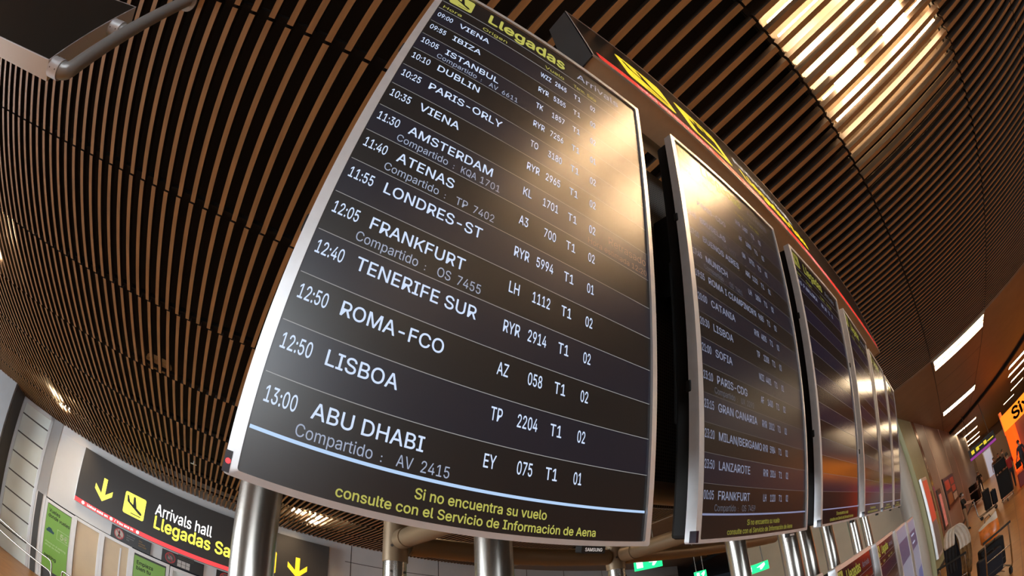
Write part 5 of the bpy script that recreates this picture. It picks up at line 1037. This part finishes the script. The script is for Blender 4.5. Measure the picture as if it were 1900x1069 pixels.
# orange carrier bag resting on the big suitcase
t = thing('carrier_bag', 'orange plastic carrier bag with a cream top band on the nearest trolley', 'bag', (8.40, -.58, .850), math.radians(-84))
m = MB(); N = 20; rings = []
for k, (z, rx, ry) in enumerate(((0, .17, .10), (.05, .21, .13), (.14, .22, .13), (.24, .215, .10), (.32, .21, .07))):
    rings.append([((rx + .012*math.sin(5*a + k))*math.cos(a), (ry + .012*math.cos(7*a + 2*k))*math.sin(a), z + (.012*math.sin(3*a) if k == 4 else 0)) for a in [2*math.pi*i/N for i in range(N)]])
m.v = [p for r in rings for p in r]
for k in range(4):
    for i in range(N): j = (i + 1) % N; m.f.append((k*N + i, k*N + j, (k+1)*N + j, (k+1)*N + i)); m.mi.append(0)
m.f.append(tuple(reversed(range(N)))); m.mi.append(0)
m.build('bag_body', M_BAG_O, t, smooth=True)
m = MB(); top = rings[-1]; r2 = [(p[0]*.98, p[1]*.45, .40 + .05*(p[0]/.21)) for p in top]
m.v = list(top) + r2
for i in range(N): j = (i + 1) % N; m.f.append((i, j, N + j, N + i)); m.mi.append(0)
m.f.append(tuple(N + i for i in range(N))); m.mi.append(0)
m.build('top_band', M_BAG_W, t, smooth=True)
m = MB(); poly(m, circle(-.02, .34, .035, 16), -.098, Matrix.Rotation(math.pi/2, 4, 'X')); m.build('round_print', mat('print_blue', (.02, .06, .09), .4), t)
m = MB(); m.tube([(-.07, -.01, .38), (-.05, -.01, .46), (.05, -.01, .48), (.08, -.01, .41)], .008, 8); m.build('grip', M_RUBBER, t, smooth=True)

# clothes draped over a second trolley standing beside it
trolley((8.75, .16, 0), math.radians(-98), 'luggage trolley under the draped cream shawl and coats')
suitcase((8.72, .14, .20), math.radians(-98), (.46, .28, 1.08), M_CASE_B, 'tall dark suitcase hidden under the draped clothes')
def cloth(name, lb, path, width, material, thick=.018, seedv=1, taper=1.0):
    """a strip of cloth following path (x,z points) in a vertical plane facing the camera, with folds"""
    rnd = random.Random(seedv); nU = 10
    t_ = MB(); pts = []
    for k, (y, z, x) in enumerate(path):
        f = k / (len(path) - 1)
        for i in range(nU + 1):
            w = (i / nU - .5) * width * (1 + (taper - 1) * f)
            pts.append((x + .025*math.sin(i*1.9 + k*.4 + seedv) + .01*rnd.random(), y + w, z + .008*math.sin(i*2.3 + seedv)))
    m_ = MB(); m_.v = pts; nn_ = nU + 1
    for k in range(len(path) - 1):
        for i in range(nU): m_.f.append((k*nn_ + i, k*nn_ + i + 1, (k+1)*nn_ + i + 1, (k+1)*nn_ + i)); m_.mi.append(0)
    o = m_.build(name, material, smooth=True)
    md = o.modifiers.new('thickness', 'SOLIDIFY'); md.thickness = thick
    md = o.modifiers.new('soft', 'SUBSURF'); md.levels = 1; md.render_levels = 1
    return tag(o, lb, 'clothing', 'clothes draped over the second trolley')
cloth('shawl', 'cream shawl draped on top of the pile of coats beside the orange bag', [(.24, 1.26, 8.22), (.22, 1.48, 8.20), (.16, 1.58, 8.26), (.08, 1.59, 8.34), (.0, 1.52, 8.30), (-.06, 1.38, 8.22), (-.08, 1.22, 8.18), (-.06, 1.12, 8.16)], .22, M_CLOTH_W, seedv=2)
cloth('brown_coat', 'patterned brown coat hanging down below the cream shawl', [(-.02, 1.44, 8.36), (-.05, 1.26, 8.26), (-.06, 1.04, 8.24), (-.05, 0.84, 8.24), (-.03, 0.66, 8.25), (-.02, 0.54, 8.27)], .26, M_CLOTH_BR, seedv=5, taper=.8)
cloth('black_jacket', 'black jacket hanging at the left side under the cream shawl', [(.16, 1.54, 8.36), (.20, 1.34, 8.28), (.22, 1.16, 8.24), (.24, 1.00, 8.23), (.25, 0.86, 8.25), (.25, 0.76, 8.26)], .24, M_CLOTH_K, seedv=9, taper=.8)

def person(lb, loc, rotz, h, top, bottom, pose='walk', hair=M_HAIR, mask=False, shoes=M_RUBBER, arms='down'):
    """one continuous skinned body, y forward; colours by region; hair and face as children"""
    k = h / 1.75
    V = []; E = []; Rr = []; G = []
    def add(p, r, g, parent=None):
        V.append(Vector(p) * k); Rr.append((r[0]*k, r[1]*k) if isinstance(r, tuple) else (r*k, r*k)); G.append(g)
        if parent is not None: E.append((parent, len(V) - 1))
        return len(V) - 1
    pel = add((0, 0, .96), (.155, .115), 'b')
    wa = add((0, .01, 1.12), (.14, .10), 't', pel); ch = add((0, .015, 1.32), (.165, .115), 't', wa); nk0 = add((0, 0, 1.45), (.085, .075), 't', ch)
    nk = add((0, .01, 1.515), .052, 's', nk0); h0 = add((0, .03, 1.585), (.068, .085), 's', nk); h1 = add((0, .025, 1.66), (.078, .095), 's', h0); add((0, .015, 1.715), (.06, .07), 's', h1)
    for sx in (-1, 1):
        st = .26 if pose == 'walk' else .05
        f = sx * st
        hip = add((sx*.095, 0, .90), .092, 'b', pel); kn = add((sx*.105, f*.55 + .03, .50), .064, 'b', hip); an = add((sx*.11, f - .02, .095 if f >= 0 else .13), .044, 'b', kn)
        add((sx*.115, f + .13, .035 if f >= 0 else .045), .040, 'f', an)
        sh = add((sx*.185, 0, 1.405), .062, 't', ch)
        if arms == 'down':
            el = add((sx*.235, -f*.35 - .02, 1.13), .048, 't', sh); wr = add((sx*.245, -f*.6 + .08, .89), .033, 's', el); fwd = Vector((0, .10, -1)).normalized()
        else:
            el = add((sx*.235, .10, 1.16), .048, 't', sh); wr = add((sx*.19, .38, 1.08), .033, 's', el); fwd = Vector((0, 1, -.05)).normalized()
        hd = add(V[wr]/k + fwd*.07, (.038, .022), 's', wr)
        for q in range(4):
            o_ = Vector(((q - 1.5)*.017, 0, 0)) if arms == 'down' else Vector(((q - 1.5)*.017, 0, 0))
            ln = (.062, .075, .072, .055)[q]
            a1 = add(V[hd]/k + fwd*.035 + o_, .009, 's', hd); add(V[a1]/k + fwd*ln*.5 + Vector((0, .012, -.012)), .008, 's', a1)
        add(V[hd]/k + Vector((-sx*.035, .03, -.02)), .010, 's', hd)
    me = bpy.data.meshes.new('person'); me.from_pydata([tuple(v) for v in V], E, [])
    o = bpy.data.objects.new('person', me); COL.objects.link(o)
    md = o.modifiers.new('skin', 'SKIN'); md.use_smooth_shade = True
    for i, r in enumerate(Rr): me.skin_vertices[0].data[i].radius = r
    me.skin_vertices[0].data[0].use_root = True
    md2 = o.modifiers.new('sub', 'SUBSURF'); md2.levels = 1; md2.render_levels = 1
    dg = bpy.context.evaluated_depsgraph_get(); dg.update()
    nm = bpy.data.meshes.new_from_object(o.evaluated_get(dg)); o.modifiers.clear(); o.data = nm
    nm.materials.clear()
    for mm in (M_SKIN, top, bottom, shoes): nm.materials.append(mm)
    gi = {'s': 0, 't': 1, 'b': 2, 'f': 3}
    segs = [(V[a], V[b], G[b]) for a, b in E]
    for p in nm.polygons:
        c = p.center; best = None
        for a, b, g in segs:
            ab = b - a; tt = max(0, min(1, (c - a).dot(ab) / ab.length_squared)); d_ = (c - a - ab*tt).length
            if best is None or d_ < best[0]: best = (d_, g)
        p.material_index = gi[best[1]]; p.use_smooth = True
    o.location = loc; o.rotation_euler = (0, 0, rotz); o.name = 'person'
    tag(o, lb, 'person')
    # hair cap, nose, eyes
    m = MB(); N = 14
    for zi in range(6):
        ph = math.pi/2 * zi/5
        for i in range(N):
            a = 2*math.pi*i/N; fr = math.sin(a) > .35
            z = 1.655 + .085*math.sin(ph) - (0 if fr else (.075*(1 - zi/5)))
            m.v.append((.092*math.cos(a)*math.cos(ph*.96)*k, (.008 + (.100 if not fr else .104)*math.sin(a)*math.cos(ph*.96))*k, z*k))
    for zi in range(5):
        for i in range(N): j = (i + 1) % N; m.f.append((zi*N + i, zi*N + j, (zi+1)*N + j, (zi+1)*N + i)); m.mi.append(0)
    m.f.append(tuple(5*N + i for i in range(N))); m.mi.append(0)
    m.build('hair', hair, o, smooth=True)
    m = MB(); m.tube([(0, .112*k, 1.655*k), (0, .135*k, 1.615*k), (0, .112*k, 1.605*k)], [.008*k, .014*k, .010*k], 8); m.build('nose', M_SKIN, o, smooth=True)
    for sx in (-1, 1):
        m = MB(); c = Vector((sx*.03, .112, 1.652))*k; m.tube([c - Vector((0, .004, 0)), c + Vector((0, .006, 0))], .009*k, 10); m.build('eye', M_HAIR, o)
        m = MB(); c = Vector((sx*.082, .01, 1.635))*k; m.tube([c + Vector((0, 0, -.025*k)), c + Vector((sx*.008*k, 0, 0)), c + Vector((0, 0, .025*k))], [.006*k, .012*k, .008*k], 8); m.build('ear', M_SKIN, o, smooth=True)
    if mask:
        m = MB()
        for zi, z in enumerate((1.555, 1.585, 1.615, 1.628)):
            for i in range(9):
                a = math.pi*(.12 + .76*i/8); m.v.append((.088*math.cos(a)*k, (.03 + (.100 if zi < 3 else .094)*math.sin(a))*k, z*k))
        for zi in range(3):
            for i in range(8): m.f.append((zi*9 + i, zi*9 + i + 1, (zi+1)*9 + i + 1, (zi+1)*9 + i)); m.mi.append(0)
        q_ = m.build('face_mask', M_MASK, o, smooth=True); q_.modifiers.new('t', 'SOLIDIFY').thickness = .004
    else:
        m = MB(); m.tube([(-.022*k, .116*k, 1.578*k), (0, .122*k, 1.576*k), (.022*k, .116*k, 1.578*k)], .005*k, 6); m.build('mouth', mat('lips', (.35, .12, .10), .5), o)
    return o
def P(az, d_): return (d_*math.sin(math.radians(az)), d_*math.cos(math.radians(az)), 0)
tx, ty, _ = P(94.2, 18.9)
trolley((tx, ty, 0), math.radians(180), 'luggage trolley with black cases pushed by the masked person')
person('person in a dark jacket and tan trousers wearing a face mask, pushing the suitcase trolley', (tx - .02, ty + .99, 0), math.radians(165), 1.66, M_CLOTH_K, M_TAN, 'stand', mask=True, arms='fwd')
suitcase((tx, ty - .08, .20), math.radians(180), (.56, .34, .85), M_CASE, 'upright black suitcase on the trolley of the masked person')
suitcase((tx, ty - .42, .20), math.radians(180), (.50, .24, .62), M_CASE_B, 'second darker blue suitcase in front on the masked person trolley')
person('person in a navy jacket walking away along the orange shop front', P(100.5, 21.8), math.radians(-60), 1.74, M_NAVY, M_JEANS, 'walk')
t = thing('handbag', 'black bag at the side of the person walking by the orange shop', 'bag', P(99.75, 21.6), 0)
m = MB(); m.box((-.07, -.16, .55), (.07, .16, .86)); m.build('bag_body', M_CLOTH_K, t, bevel=.03)
m = MB(); m.tube([(0, -.10, .85), (0, -.06, 1.0), (0, .06, 1.0), (0, .10, .85)], .012, 8); m.build('strap', M_RUBBER, t, smooth=True)
person('person in a red shirt pushing a tall loaded trolley down the hall', P(98.5, 20.3), math.radians(-92), 1.72, M_REDSH, M_JEANS, 'walk', arms='fwd')
tx, ty, _ = P(97.3, 18.6)
trolley((tx, ty, 0), math.radians(80), 'luggage trolley stacked high with black cases in front of the red shirt')
suitcase((tx, ty, .20), math.radians(80), (.62, .38, 1.0), M_CASE, 'tall black suitcase on the trolley in front of the red shirt')
suitcase((tx + .02, ty + .02, 1.245), math.radians(80), (.58, .36, .46), M_CASE, 'black bag lying on top of the tall suitcase before the red shirt')
suitcase((tx + .1, ty - .85, 0), math.radians(80), (.40, .24, .58), mat('red_case', (.22, .015, .015), .45), 'small dark red suitcase on the floor beside the tall loaded trolley')
person('person in dark clothes standing alone at the far left side of the hall', P(94.1, 33), math.radians(80), 1.62, M_CLOTH_K, M_JEANS, 'stand')
person('far person in brown standing left of the group before the glass door', P(96.6, 32), math.radians(70), 1.70, mat('brown_jacket', (.14, .08, .04), .8), M_JEANS, 'stand')
person('far person in black in the middle of the group before the glass door', P(97.3, 31), math.radians(120), 1.74, M_CLOTH_K, M_JEANS, 'walk')
person('far person in a grey coat at the right of the group before the glass door', P(98.0, 33), math.radians(200), 1.72, mat('grey_coat', (.12, .11, .11), .8), M_JEANS, 'stand')
tx, ty, _ = P(93.1, 27)
trolley((tx, ty, 0), math.radians(60), 'far luggage trolley parked by the wall behind the masked person')
suitcase((tx, ty, .20), math.radians(60), (.60, .40, .62), M_CASE, 'wide black suitcase on the far parked trolley')
suitcase((tx + .1, ty + .05, .865), math.radians(60), (.50, .34, .40), M_CASE, 'black bag stacked on top at the far parked trolley')
